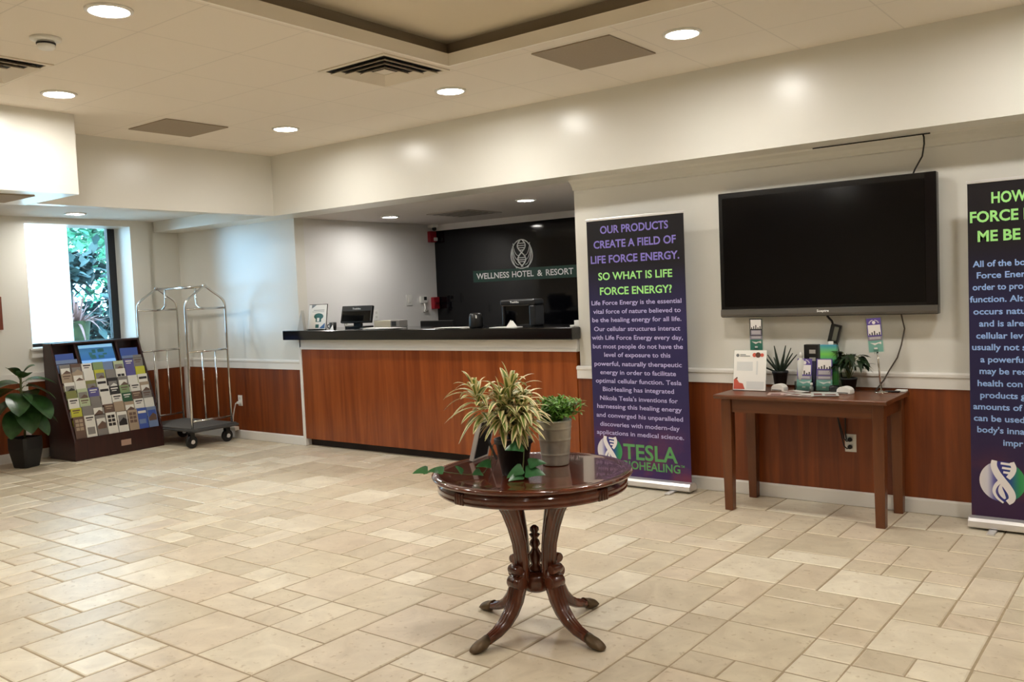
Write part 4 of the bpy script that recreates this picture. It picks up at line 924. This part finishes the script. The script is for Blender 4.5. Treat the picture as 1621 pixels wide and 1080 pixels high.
B2 = [('headline', LIME, [('HOW', -.91, -.735, 1.866, .062), ('FORCE E', -1.02, -.715, 1.764, .062), ('ME BE', -.982, -.768, 1.654, .062)], .03),
      ('body_text', SKYT, [('All of the bo', -1.009, -.745, 1.51, .036), ('Force Ener', -.989, -.745, 1.445, .036), ('order to pro', -1.011, -.757, 1.378, .036), ('function. Alt', -1.026, -.757, 1.309, .036), ('occurs natu', -1.009, -.747, 1.239, .036), ('and is alre', -.98, -.756, 1.17, .036),
        ('cellular lev', -.996, -.759, 1.101, .036), ('usually not s', -1.018, -.745, 1.035, .036), ('a powerfu', -.976, -.761, .965, .036), ('may be req', -.981, -.745, .898, .036), ('health con', -.992, -.766, .828, .036), ('products g', -.979, -.75, .76, .036),
        ('amounts of', -1.016, -.767, .693, .036), ('can be used', -1.014, -.757, .626, .036), ("body's inna", -.997, -.758, .56, .036), ('impr', -.865, -.765, .491, .036)], .022)]
banner('roll_up_banner', -1.032, -.222, -.215, 'purple roll-up banner with lime headline cut by the right photo edge', banner_mat('banner_print_2', rgb(24, 19, 24), rgb(38, 34, 72), rgb(64, 40, 72), rgb(128, 62, 48)), B2, (-.872, .283, .117), 0)

# ================================================================== ROUND TABLE
TC = Vector((-2.285, -2.80, 0)); TZ = .705
rt = thing('pedestal_table', 'round dark mahogany pedestal table with carved splayed legs', 'table', (TC.x, TC.y, 0))
MB().lathe([(0, .68), (.40, .68), (.418, .682), (.431, .688), (.436, .695), (.434, .702), (.426, .7055), (.40, .706), (.39, .7045), (.36, .705), (0, .705)], TC, 72).build('tabletop', MAHOG, rt)
ap = MB().lathe([(0, .628), (.385, .628), (.402, .626), (.41, .63), (.412, .638), (.409, .642), (.412, .65), (.412, .668), (.404, .674), (.404, .68), (0, .68)], TC, 72).build('apron', MAHOG, rt)
LEGA = [math.radians(a) for a in (-100, -10, 80, 170)]
for a in LEGA:
    mb = MB()
    for k in range(4):
        da = (k - 1.5) * .034; ca, sa = math.cos(a + da), math.sin(a + da); tx, ty = -sa, ca
        rings = []
        for z in (.628, .632, .65, .668, .676):
            h = .005 if z in (.628, .676) else .009
            rings.append([(TC.x + ca * (.409 + h * math.cos(b_)) + tx * .0062 * math.sin(b_), TC.y + sa * (.409 + h * math.cos(b_)) + ty * .0062 * math.sin(b_), z) for b_ in [2 * PI * q / 10 for q in range(10)]])
        mb.loft(rings)
    mb.build('fluted_block', MAHOGV, ap)
def fluted(path, a, m=0, flutes=4):
    """path rows: (r, z, width, depth); section fluted on the outer face"""
    ca, sa = math.cos(a), math.sin(a); T = Vector((-sa, ca, 0)); rings = []
    for i, (r, z, w_, d_) in enumerate(path):
        r1, z1 = path[min(i + 1, len(path) - 1)][:2]; r0_, z0 = path[max(i - 1, 0)][:2]
        tr, tz = r1 - r0_, z1 - z0; l_ = math.hypot(tr, tz); nr, nz = -tz / l_, tr / l_       # outward normal
        if nr < 0 and abs(nr) > abs(nz): nr, nz = -nr, -nz
        Nn = Vector((ca * nr, sa * nr, nz)); c_ = Vector((TC.x + ca * r, TC.y + sa * r, z)); ring = []
        for k in range(17):
            t_ = k / 16; ring.append(c_ + T * (w_ * (t_ - .5)) + Nn * (d_ * .5 - .004 + .0065 * abs(math.sin(PI * flutes * t_)) - .012 * (2 * t_ - 1) ** 4))
        for k in range(7):
            t_ = 1 - k / 6; ring.append(c_ + T * (w_ * .9 * (t_ - .5)) - Nn * (d_ * .5 - .01 * (2 * t_ - 1) ** 2))
        rings.append(ring)
    return MB().loft(rings, m)
for a in LEGA:
    ca, sa = math.cos(a), math.sin(a)
    up = fluted([(.172, .6275, .098, .08), (.152, .59, .092, .072), (.131, .545, .085, .062), (.108, .475, .078, .052), (.089, .40, .073, .046), (.080, .325, .070, .045), (.080, .26, .068, .046), (.084, .23, .064, .046)], a).build('upper_leg', MAHOGV, rt)
    lo = fluted([(.088, .285, .066, .05), (.097, .25, .071, .058), (.109, .21, .072, .06), (.126, .16, .069, .057), (.154, .113, .065, .052), (.193, .075, .060, .046), (.240, .048, .055, .040), (.285, .034, .051, .036), (.318, .026, .049, .034)], a).build('lower_leg', MAHOGV, rt)
    mb = MB(); M = Matrix.Translation((TC.x, TC.y, 0)) @ Matrix.Rotation(a, 4, 'Z')
    mb.lathe([(.026, -.037), (.03, -.03), (.03, .03), (.026, .037)], (0, 0, 0), 20, 0, True, None, M @ Matrix.Translation((.116, 0, .235)) @ Matrix.Rotation(PI / 2, 4, 'X'))
    mb.lathe([(.018, -.03), (.0215, -.024), (.0215, .024), (.018, .03)], (0, 0, 0), 18, 0, True, None, M @ Matrix.Translation((.122, 0, .292)) @ Matrix.Rotation(PI / 2, 4, 'X'))
    mb.build('scroll', MAHOGV, lo)
    rings = []
    for (r, z0, z1, w_) in ((.296, .014, .058, .048), (.315, .003, .05, .056), (.34, .0005, .044, .060), (.362, .0005, .034, .056), (.376, .002, .022, .042), (.382, .006, .014, .024)):
        ring = []
        for k in range(14):
            b_ = 2 * PI * k / 14; cz = (z0 + z1) / 2
            q = M @ Vector((r, w_ / 2 * math.cos(b_) * (1 + .08 * math.cos(6 * b_)), cz + (z1 - z0) / 2 * math.sin(b_) * (1 + (.1 * abs(math.sin(4 * b_)) if math.sin(b_) > 0 else 0)))); ring.append(q)
        rings.append(ring)
    MB().loft(rings).build('toe_cap', BRASS, lo)
mb = MB(); mb.lathe([(.0, .165), (.03, .168), (.055, .18), (.066, .20), (.066, .245), (.05, .26), (0, .262)], TC, 28); mb.build('hub', MAHOGV, rt)
mb = MB(); mb.lathe([(.03, .26), (.032, .275), (.02, .29), (.028, .31), (.03, .33), (.018, .35), (.014, .362), (.024, .376), (.02, .392), (.012, .402), (.02, .412), (.024, .42), (.012, .426), (.02, .438), (.019, .45), (.008, .46), (0, .462)], TC, 24); mb.build('finial', MAHOGV, rt)

# ---- things on the round table
Lv = Vector((.8015, .598, 0)); Nv = Vector((.598, -.8015, 0))       # across the view and towards the viewer, for plant habits
dr = thing('potted_dracaena', 'cream-striped dracaena with pothos trailing from black pot on round table', 'plant', (-2.29, -2.915, TZ)); c = Vector((-2.29, -2.915, TZ))
pot_lathe(c, .054, .078, .155, POT, dr, soil=TERRA)
mb = MB(); ms = MB(); rr = random.Random(21)
VAR = (0, 0, 1, 1, 0)
def rosette(tip, axis, n, L0, spread, mbx):
    axis = Vector(axis).normalized(); e1 = axis.cross(Vector((.3, .9, .1))).normalized(); e2 = axis.cross(e1)
    for k in range(n):
        f = k / (n - 1); az = k * 2.399 + rr.uniform(-.2, .2); el = 1.38 - 1.35 * f ** .8 + rr.uniform(-.12, .12)
        d = axis * math.sin(el) + (e1 * math.cos(az) + e2 * math.sin(az)) * math.cos(el)
        b_ = Vector(tip) - axis * (spread * f)
        mbx.leaf(b_, d, L0 * rr.uniform(.8, 1.15) * (.75 + .4 * math.sin(PI * min(1, f + .15))), rr.uniform(.024, .032), rr.uniform(.3, .85), 8, VAR, .2, 'lance')
def stem(top, axis_h):
    b0 = c + Vector((0, 0, .14)); t_ = Vector(top); ms.tube([b0, b0.lerp(t_, .5) + Vector((0, 0, .01)), t_], .006, 7); return t_
p1 = c + Lv * -.16 + Vector((0, 0, .375)); stem(p1, 0); rosette(p1, Lv * -.3 + Vector((0, 0, 1)), 36, .15, .13, mb)
p2 = c + Lv * .0 + Nv * .02 + Vector((0, 0, .375)); stem(p2, 0); rosette(p2, Lv * .2 + Vector((0, 0, 1)), 48, .165, .16, mb)
p3 = c + Lv * -.045 + Nv * .045 + Vector((0, 0, .335)); stem(p3, 0); rosette(p3, Nv * .25 + Vector((0, 0, 1)), 44, .15, .12, mb)
p4 = c + Lv * .05 + Nv * .06 + Vector((0, 0, .285)); stem(p4, 0); rosette(p4, Lv * .3 + Nv * .4 + Vector((0, 0, 1)), 36, .125, .09, mb)
p5 = c + Lv * .045 + Nv * -.03 + Vector((0, 0, .32)); stem(p5, 0); rosette(p5, Lv * .45 + Vector((0, 0, 1)), 36, .15, .12, mb)
mb.build('striped_leaves', [CREAM, G_STRIPE], dr); ms.build('stems', STEM, dr)
mb = MB(); mv = MB()
def vine(pts, leaves):
    mv.tube(pts, .0025, 5)
    for (p, d, L_, W_) in leaves: mb.leaf(p, d, L_ * .95, W_ * 1.15, .25, 7, (0, 0), .12, 'heart', (.75 if d.dot(Lv) > 0 else -.75))
V3 = lambda u, n, z: c + Lv * u + Nv * n + Vector((0, 0, z))
vine([V3(.03, .05, .15), V3(.045, .088, .13), V3(.04, .10, .08), V3(.035, .105, .03), V3(.03, .12, .012)],
     [(V3(.04, .095, .135), -Lv * .9 + Nv * .35 + Vector((0, 0, .12)), .085, .058), (V3(.035, .11, .045), -Lv + Nv * .25 + Vector((0, 0, -.25)), .075, .052), (V3(.033, .115, .02), -Lv * .9 + Nv * .5 + Vector((0, 0, -.02)), .07, .045),
      (V3(.045, .11, .03), Lv + Nv * .25 + Vector((0, 0, .12)), .09, .06), (V3(.06, .10, .06), Lv * .9 + Vector((0, 0, .25)), .08, .05)])
vine([V3(-.05, .0, .15), V3(-.088, .0, .13), V3(-.10, .0, .05), V3(-.13, .02, .015), V3(-.2, .03, .012), V3(-.27, .02, .02), V3(-.34, .0, .03), V3(-.39, -.02, .012)],
     [(V3(-.10, .01, .05), -Lv + Nv * .3 + Vector((0, 0, .15)), .07, .045), (V3(-.14, .03, .02), -Lv * .6 + Nv * .7 + Vector((0, 0, .2)), .06, .04), (V3(-.22, .03, .02), -Lv * .5 + Nv * .2 + Vector((0, 0, .8)), .06, .035),
      (V3(-.30, .02, .03), -Lv + Vector((0, 0, .25)), .075, .04), (V3(-.37, -.01, .03), -Lv + Nv * .2 + Vector((0, 0, .1)), .07, .04), (V3(-.32, .01, .03), -Lv * .3 + Nv * .8 + Vector((0, 0, .2)), .05, .03)])
mv.build('vines', STEM, dr); mb.build('trailing_leaves', G_POTHOS, dr)
fe = thing('potted_fern', 'feathery green fern in galvanised barrel pot on round table', 'plant', (-2.275, -2.655, TZ)); c2 = Vector((-2.255, -2.66, TZ))
def ridge(a, z): return 1.0
prof = [(.054, .0005)]
for i in range(67):
    z = .003 + i * .003; r_ = .0575 + (.0775 - .0575) * (z / .2) ** .85
    prof.append((r_ + .0016 * sum(math.exp(-((z - q) / .0035) ** 2) for q in (.05, .115, .165, .196)), z))
prof += [(.0735, .201), (.07, .175), (0, .175)]
MB().lathe(prof, c2, 36, rfun=lambda a, z: 1 + .006 * math.cos(18 * a)).build('barrel', STEEL, fe)
MB().lathe([(.069, .176), (.04, .182), (0, .184)], c2, 24).build('soil', SOIL, fe)
mb = MB(); ms = MB(); rr = random.Random(5)
for k in range(80):
    a = rr.uniform(0, 2 * PI); R_ = rr.uniform(.03, .15) if math.cos(a - math.atan2(Lv.y, Lv.x)) > -.2 else rr.uniform(.02, .07); hz = rr.uniform(.04, .115)
    P0 = c2 + Vector((0, 0, .175)); pts = [P0 + Vector((math.cos(a) * R_ * t, math.sin(a) * R_ * t, hz * math.sin(PI * .62 * t))) for t in [i / 6 for i in range(7)]]
    ms.tube(pts, .0013, 4)
    for i in range(1, 7):
        for q in range(5):
            d = Vector((rr.uniform(-1, 1), rr.uniform(-1, 1), rr.uniform(-.3, .8))); mb.leaf(pts[i] + Vector((rr.uniform(-.01, .01), rr.uniform(-.01, .01), rr.uniform(-.004, .01))), d, rr.uniform(.018, .034), .010, .2, 3, (0,), 0, 'oval')
mb.build('fronds', G_MID, fe); ms.build('stems', STEM, fe)
pf = thing('picture_frame', 'leaning black-backed silver-edged frame behind the dracaena pot', 'picture frame', (-2.6, -2.74, TZ))
ang = math.radians(101.5); M = Matrix.Translation((-2.636, -2.785, TZ + .003)) @ Matrix.Rotation(ang, 4, 'Z') @ Matrix.Rotation(math.radians(15.5), 4, 'X')
mb = MB(); mb.box(.009, .141, -.002, .006, .006, .186, 0, M); mb.build('backing', mat('velvet_black', rgb(8, 8, 9), .8), pf)
mb = MB(); mb.box(0, .009, -.004, .016, 0, .195, 0, M); mb.box(.141, .15, -.004, .016, 0, .195, 0, M); mb.box(.009, .141, -.004, .016, .186, .195, 0, M); mb.box(.009, .141, -.004, .016, 0, .009, 0, M); mb.build('silver_edge', mat('silver_paint', rgb(206, 204, 200), .35), pf)
mb = MB(); M2 = Matrix.Translation((-2.636, -2.785, TZ)) @ Matrix.Rotation(ang, 4, 'Z'); mb.prism([(.07, -.034, .11), (.09, -.034, .11), (.09, -.085, .001), (.07, -.085, .001)], (0, -.003, 0), 0, M2); mb.build('easel_strut', BLACKP, pf)

# ================================================================== LEFT CORNER
# ---- brochure rack
RK = (-8.955, -1.185, 0); RZ = PI / 2 + math.radians(3.2)
rk = thing('brochure_rack', 'dark brown sloped brochure rack with screen under the window', 'brochure rack', RK, RZ); RM = WM[rk.name]
Wd, Dp, Ht = .98, .47, 1.16
# local frame: x across (left to right from the front), y from front (-Dp/2) to back (+Dp/2)
def side(x): return [(x, -Dp / 2, .001), (x, -Dp / 2, .19), (x, -Dp / 2 + .345, Ht), (x, Dp / 2, Ht), (x, Dp / 2, .001)]
for x in (-Wd / 2, Wd / 2 - .02): MB().prism(side(x), (.02, 0, 0), 0, RM).build('side_panel', RACKM, rk, .002)
MB().box(-Wd / 2 + .02, Wd / 2 - .02, -Dp / 2 + .004, -Dp / 2 + .024, .001, .185, 0, RM).build('plinth', RACKM, rk)
MB().box(-Wd / 2 + .02, Wd / 2 - .02, Dp / 2 - .02, Dp / 2 - .001, .1, Ht - .02, 0, RM).build('back_panel', RACKM, rk)
def dy(z): return -Dp / 2 + .012 + .345 * (z - .19) / .97
bases = [.195] + [.315 + .085 * k for k in range(6)]
for zb in bases:
    MB().box(-Wd / 2 + .021, Wd / 2 - .021, dy(zb) - .004, dy(zb) + .06, zb - .012, zb, 0, RM).build('shelf', RACKM, rk)
    MB().box(-Wd / 2 + .021, Wd / 2 - .021, dy(zb) - .01, dy(zb) - .006, zb - .012, zb + .022, 0, RM).build('shelf_lip', RACKM, rk)
for x in (-.24, .21): MB().prism([(x, dy(.86), .86), (x, dy(1.15), 1.15), (x, Dp / 2 - .02, 1.15), (x, Dp / 2 - .02, .86)], (.02, 0, 0), 0, RM).build('divider', RACKM, rk)
MB().box(-Wd / 2 + .021, Wd / 2 - .021, Dp / 2 - .15, Dp / 2 - .02, Ht - .02, Ht - .001, 0, RM).build('top_board', RACKM, rk)
for x0_, x1_ in ((-Wd / 2 + .022, -.245), (.235, Wd / 2 - .022)):
    for zb in (.86, .95): MB().box(x0_, x1_, dy(zb), dy(zb) + .06, zb - .012, zb, 0, RM).build('side_pocket', RACKM, rk)
tl = math.atan2(.345, .97)
SMx = RM @ Matrix.Translation((-.005, dy(.915) + .016, .915)) @ Matrix.Rotation(-tl, 4, 'X')
scn = MB().box(-.205, .205, 0, .03, 0, .235, 0, SMx).build('display', BLACKP, rk, .004)
mb = MB(); mb.box(-.185, .185, -.0015, 0, .02, .215, 0, SMx); pic = mb.build('display_picture', None or gradient_mat('lit_screen', [(0, rgb(120, 170, 226)), (.15, rgb(120, 170, 226)), (.17, rgb(40, 90, 150)), (.82, rgb(56, 108, 150)), (.84, rgb(140, 196, 240)), (1, rgb(140, 196, 240))], 'Z'), scn)
def lit(m, s):
    nt = m.node_tree; b = nt.nodes['Principled BSDF']; src = b.inputs['Base Color'].links[0].from_socket
    nt.links.new(src, b.inputs['Emission Color']); b.inputs['Emission Strength'].default_value = s
lit(pic.data.materials[0], .55)
mb = MB(); rr = random.Random(3)
for k in range(9):
    x = rr.uniform(-.15, .1); z = rr.uniform(.06, .14); mb.box(x, x + rr.uniform(.02, .06), -.0022, -.0016, z, z + rr.uniform(.015, .04), 0, SMx)
mb.build('display_detail', mat('screen_detail', rgb(44, 92, 96), .4, emit=.4), scn)
MB().box(.0, .11, -Dp / 2 + .0005, -Dp / 2 + .0035, .075, .135, 0, RM).build('plaque', mat('pale_plaque', rgb(176, 146, 132), .4), rk)

BC = {'white': rgb(228, 226, 218), 'grey': rgb(132, 128, 124), 'tan': rgb(168, 150, 128), 'olive': rgb(132, 134, 78), 'green': rgb(134, 156, 112), 'dark green': rgb(42, 84, 58), 'blue': rgb(66, 92, 168), 'steel blue': rgb(118, 138, 176),
      'purple': rgb(92, 88, 148), 'yellow': rgb(196, 196, 62), 'brown': rgb(104, 82, 70), 'black': rgb(40, 36, 36), 'pale green': rgb(184, 196, 160)}
def bmat(n): return mat('brochure_' + n.replace(' ', '_'), BC[n], .35)
MOT = {'photos': 'small photos', 'band': 'a dark band', 'title': 'a title line', 'photo': 'one large photo', 'plain': 'a plain cover'}
ROWS = [
 [('brown', 'photos'), ('white', 'title'), ('grey', 'photo'), ('white', 'photos'), ('white', 'photo'), ('tan', 'photos'), ('blue', 'band'), ('steel blue', 'photo')],
 [('yellow', 'title'), ('grey', 'plain'), ('grey', 'photo'), ('brown', 'title'), ('tan', 'plain'), ('tan', 'photo'), ('white', 'title'), ('white', 'plain')],
 [('white', 'title'), ('pale green', 'title'), ('grey', 'plain'), ('white', 'plain'), ('white', 'title'), ('dark green', 'title'), ('brown', 'title'), ('grey', 'title')],
 [('olive', 'plain'), ('pale green', 'photo'), ('purple', 'title'), ('white', 'band'), ('black', 'title'), ('green', 'title'), ('white', 'title'), ('tan', 'photo')],
 [('white', 'photo'), ('white', 'plain'), ('olive', 'photo'), ('white', 'band'), ('black', 'photo'), ('grey', 'photo'), ('white', 'plain'), ('white', 'band')],
 [('tan', 'title'), ('tan', 'photo'), ('white', 'plain'), ('yellow', 'photo'), ('grey', 'plain'), ('white', 'photos'), ('purple', 'plain'), ('yellow', 'plain')],
 [('grey', 'photo'), ('brown', 'photo'), ('white', 'title'), ('green', 'plain'), ('steel blue', 'plain'), ('pale green', 'photo'), ('purple', 'title'), ('grey', 'title')]]
RN = ['the rack bottom row', 'rack row second from bottom', 'rack row third from bottom', 'the middle rack row', 'rack row third from top', 'rack row second from top', 'the top full rack row']; CN = ['first', 'second', 'third', 'fourth', 'fifth', 'sixth', 'seventh', 'eighth']
rr = random.Random(17)
def brochure(name, x, zb, w_, h_, col, motif, label, yoff=0, group='brochures in the rack'):
    M = RM @ Matrix.Translation((x, dy(zb) + .004 + yoff, zb + .0006)) @ Matrix.Rotation(-math.radians(11), 4, 'X') @ Matrix.Rotation(rr.uniform(-.015, .015), 4, 'Y')
    mb = MB(); mb.box(-w_ / 2, w_ / 2, 0, .009, 0, h_, 0, M)
    v0 = max(.0, h_ - .085)
    if motif == 'photos':
        for i in range(2):
            for j in range(3 if h_ > .21 else 2): mb.box(-w_ * .36 + i * w_ * .38, -w_ * .04 + i * w_ * .38, -.0006, 0, h_ * (.42 + .17 * j), h_ * (.55 + .17 * j), 1, M)
    elif motif == 'band': mb.box(-w_ * .42, w_ * .42, -.0006, 0, h_ - .055, h_ - .03, 1, M); mb.box(-w_ * .4, w_ * .3, -.0006, 0, h_ * .3, h_ * .5, 2, M)
    elif motif == 'title': mb.box(-w_ * .36, w_ * .36, -.0006, 0, h_ - .03, h_ - .017, 1, M); mb.box(-w_ * .3, w_ * .2, -.0006, 0, h_ - .05, h_ - .042, 1, M); mb.box(-w_ * .36, w_ * .36, -.0006, 0, h_ * .2, h_ * .5, 2, M)
    elif motif == 'photo': mb.box(-w_ * .42, w_ * .42, -.0006, 0, h_ * .38, h_ - .035, 2, M); mb.prism([(-w_ * .42, -.0008, h_ * .38), (w_ * .42, -.0008, h_ * .38), (w_ * .42, -.0008, h_ * .62), (w_ * .1, -.0008, h_ * .72), (-w_ * .42, -.0008, h_ * .52)], (0, -.0003, 0), 1, M)
    dark = {'white': 'black', 'black': 'white', 'blue': 'white', 'purple': 'white', 'dark green': 'white', 'brown': 'tan'}.get(col, 'brown')
    mid = {'white': 'grey', 'black': 'grey', 'grey': 'white', 'blue': 'steel blue', 'steel blue': 'blue', 'tan': 'white'}.get(col, 'grey')
    return tag(mb.build(name, [bmat(col), bmat(dark), bmat(mid)], origin=tuple(M @ Vector((0, 0, 0)))), label, 'brochure', group)
pw = (Wd - .06) / 8
for r_, row in enumerate(ROWS):
    for k, (col, mo) in enumerate(row):
        x = -Wd / 2 + .03 + pw * (k + .5) + rr.uniform(-.004, .004)
        brochure('brochure', x, bases[r_], .108, (.232 if r_ == 0 else .205) + rr.uniform(-.008, .008), col, mo,
                 '%s brochure with %s, %s from left in %s' % (col, MOT[mo], CN[k], RN[r_]))
for i, (x, zb, w_, h_, col, lab) in enumerate(((-.36, .95, .19, .10, 'blue', 'blue leaflet upright in the upper left pocket of the rack'), (-.355, .86, .22, .13, 'steel blue', 'wide steel blue leaflet in the lower left side pocket of the rack'),
      (.345, .95, .2, .11, 'blue', 'blue leaflet upright in the upper right pocket of the rack'), (.31, .86, .13, .12, 'steel blue', 'steel blue leaflet in the lower right side pocket of the rack'), (.42, .86, .1, .12, 'grey', 'grey leaflet at the right end of the lower right side pocket'))):
    brochure('leaflet', x, zb, w_, h_, col, 'plain', lab, .012)

# ---- luggage cart
lc = thing('luggage_cart', 'chrome hotel luggage cart with grey carpet deck beside the rack', 'luggage cart', (-8.68, -.43, 0))
X1, X0, Y0, Y1 = -8.25, -9.11, -.675, -.185
mb = MB(); mb.box(X0 - .05, X1 + .06, Y0 - .014, Y1 + .05, .165, .195); mb.build('deck_bumper', mat('bumper_grey', rgb(74, 74, 74), .6), lc, .012)
mb = MB(); mb.box(X0 - .03, X1 + .04, Y0 - .01, Y1 + .03, .1955, .207); mb.build('deck', DECKM, lc, .003)
def catmull(pts, n=5):
    out = []
    for i in range(len(pts) - 1):
        p0, p1, p2, p3 = [Vector(pts[max(0, min(len(pts) - 1, q))]) for q in (i - 1, i, i + 1, i + 2)]
        for k in range(n):
            t = k / n; out.append(.5 * ((2 * p1) + (-p0 + p2) * t + (2 * p0 - 5 * p1 + 4 * p2 - p3) * t * t + (-p0 + 3 * p1 - 3 * p2 + p3) * t ** 3))
    return out + [Vector(pts[-1])]
for X, sg in ((X1, -1), (X0, 1)):
    mb = MB(); ym = (Y0 + Y1) / 2
    arch = [(X, Y0, .2), (X, Y0, .7), (X, Y0, 1.2)] + catmull([(X, Y0, 1.42), (X, Y0 + .008, 1.50), (X, Y0 + .05, 1.555), (X, Y0 + .15, 1.62), (X, ym, 1.675), (X, Y1 - .15, 1.62), (X, Y1 - .05, 1.555), (X, Y1 - .008, 1.50), (X, Y1, 1.42)], 4) + [(X, Y1, 1.2), (X, Y1, .7), (X, Y1, .2)]
    mb.tube(arch, .0125, 10); mb.build('hoop', CHROME, lc)
    for z, r in ((1.445, .011), (1.0, .011), (.275, .011)): MB().tube([(X, Y0, z), (X, Y1, z)], r, 8).build('cross_bar', CHROME, lc)
    for y in (Y0 + .17, Y0 + .33): MB().tube([(X, y, 1.0), (X, y, .275)], .008, 8).build('upright', CHROME, lc)
    MB().tube([(X + sg * .16, ym, 1.672), (X + sg * .16, ym, 1.56), (X + sg * .15, ym, 1.49), (X + sg * .1, ym, 1.455), (X + sg * .0, ym, 1.445)], .011, 8).build('brace', CHROME, lc)
    MB().ball((X, ym, 1.685), .022).build('finial', CHROME, lc)
MB().tube([(X0, (Y0 + Y1) / 2, 1.675), (X1, (Y0 + Y1) / 2, 1.675)], .014, 10).build('hanging_bar', CHROME, lc)
for x in (X0 + .04, X1 - .03):
    for y in (Y0 + .0, Y1 - .05):
        cs = MB(); cs.box(x - .03, x + .03, y - .04, y + .04, .155, .165); cs.box(x - .026, x - .02, y - .025, y + .025, .06, .16); cs.box(x + .02, x + .026, y - .025, y + .025, .06, .16); co = cs.build('caster', BLACKP, lc)
        MB().lathe([(.06, -.017), (.065, -.012), (.065, .012), (.06, .017)], (0, 0, 0), 24, 0, True, None, Matrix.Translation((x, y, .0655)) @ Matrix.Rotation(PI / 2, 4, 'Y')).build('wheel', RUBBER, co)
        MB().lathe([(.022, -.03), (.022, .03)], (0, 0, 0), 16, 0, True, None, Matrix.Translation((x, y, .0655)) @ Matrix.Rotation(PI / 2, 4, 'Y')).build('axle', ALU, co)

lc.rotation_euler = (0, 0, math.radians(2.4))

# ---- floor plant
fpn = thing('potted_plant', 'broad-leaved green plant in square black pot left of the rack', 'plant', (-8.90, -2.03, 0)); c = Vector((-8.90, -2.03, 0))
def sqr(r, z, rot=.35):
    out = []
    for k in range(4):
        a = rot + PI / 4 + k * PI / 2
        for da in (-.12, .12): out.append((c.x + r * 1.38 * math.cos(a + da), c.y + r * 1.38 * math.sin(a + da), z))
    return out
MB().loft([sqr(.075, .0005), sqr(.08, .01), sqr(.107, .18), sqr(.106, .29), sqr(.096, .29), sqr(.092, .265)], 0, False).build('pot', POT, fpn, .004)
MB().loft([sqr(.092, .262), sqr(.092, .27)], 0, False).build('soil', SOIL, fpn)
mb = MB(); ms = MB(); rr = random.Random(12)
Q = lambda u, n, z: c + Lv * u * 0 + Vector((.17, .985, 0)) * u + Vector((.985, -.17, 0)) * n + Vector((0, 0, z))
stems_top = Q(0, 0, .80)
ms.tube([Q(0, 0, .27), Q(.01, 0, .5), Q(-.005, 0, .72), Q(.0, .0, .86)], .011, 8)
LV = [(-.02, .02, .86, -.5, .3, .9, .21, .12), (.0, .02, .87, .5, .2, .8, .2, .12), (.02, .0, .82, 1, .1, .25, .27, .13), (.0, .0, .80, -1, .1, .25, .25, .14), (.02, .02, .78, .8, .6, -.1, .26, .15),
      (-.02, .03, .72, -.3, .9, -.25, .27, .19), (.02, .03, .70, .4, .85, -.3, .30, .22), (-.02, .0, .68, -.9, .35, -.35, .28, .2), (.0, .03, .62, .0, .9, -.6, .26, .19), (.02, .0, .60, .95, .2, -.3, .26, .15),
      (.01, -.02, .72, .5, -.8, .1, .26, .17), (-.01, -.02, .74, -.5, -.8, .1, .26, .17), (-.03, .03, .56, -.5, .7, -.5, .25, .18), (.02, .03, .54, .5, .75, -.5, .24, .17), (.0, .0, .84, .1, .6, .6, .2, .12)]
for (u, n_, z, du, dn, dz, L_, W_) in LV:
    d = (Vector((.17, .985, 0)) * du + Vector((.985, -.17, 0)) * dn + Vector((0, 0, dz))).normalized(); b0 = Q(u, n_, z)
    ms.tube([Q(0, 0, z - .03), b0, b0 + d * .03], .004, 6)
    mb.leaf(b0 + d * .025, d, L_, W_ * 1.2, .45, 9, (0, 0, 0, 0), .22, 'oval', rr.uniform(-.3, .3))
mb.build('leaves', G_FIDDLE, fpn); ms.build('stems', STEM, fpn)

# ---- framed notice at the far left
fr = thing('picture_frame', 'brown framed notice on the wall at the far left edge', 'picture frame', (XL, -2.2, 1.32))
mb = MB(); mb.box(XL + .0005, XL + .025, -2.03, -1.995, 1.32, 1.645); mb.box(XL + .0005, XL + .025, -2.42, -2.385, 1.32, 1.645); mb.box(XL + .0005, XL + .025, -2.385, -2.03, 1.32, 1.355); mb.box(XL + .0005, XL + .025, -2.385, -2.03, 1.61, 1.645); mb.build('moulding', mat('frame_brown', rgb(120, 62, 44), .4), fr)
MB().box(XL + .0005, XL + .012, -2.385, -2.03, 1.355, 1.61).build('picture', PAPER, fr)
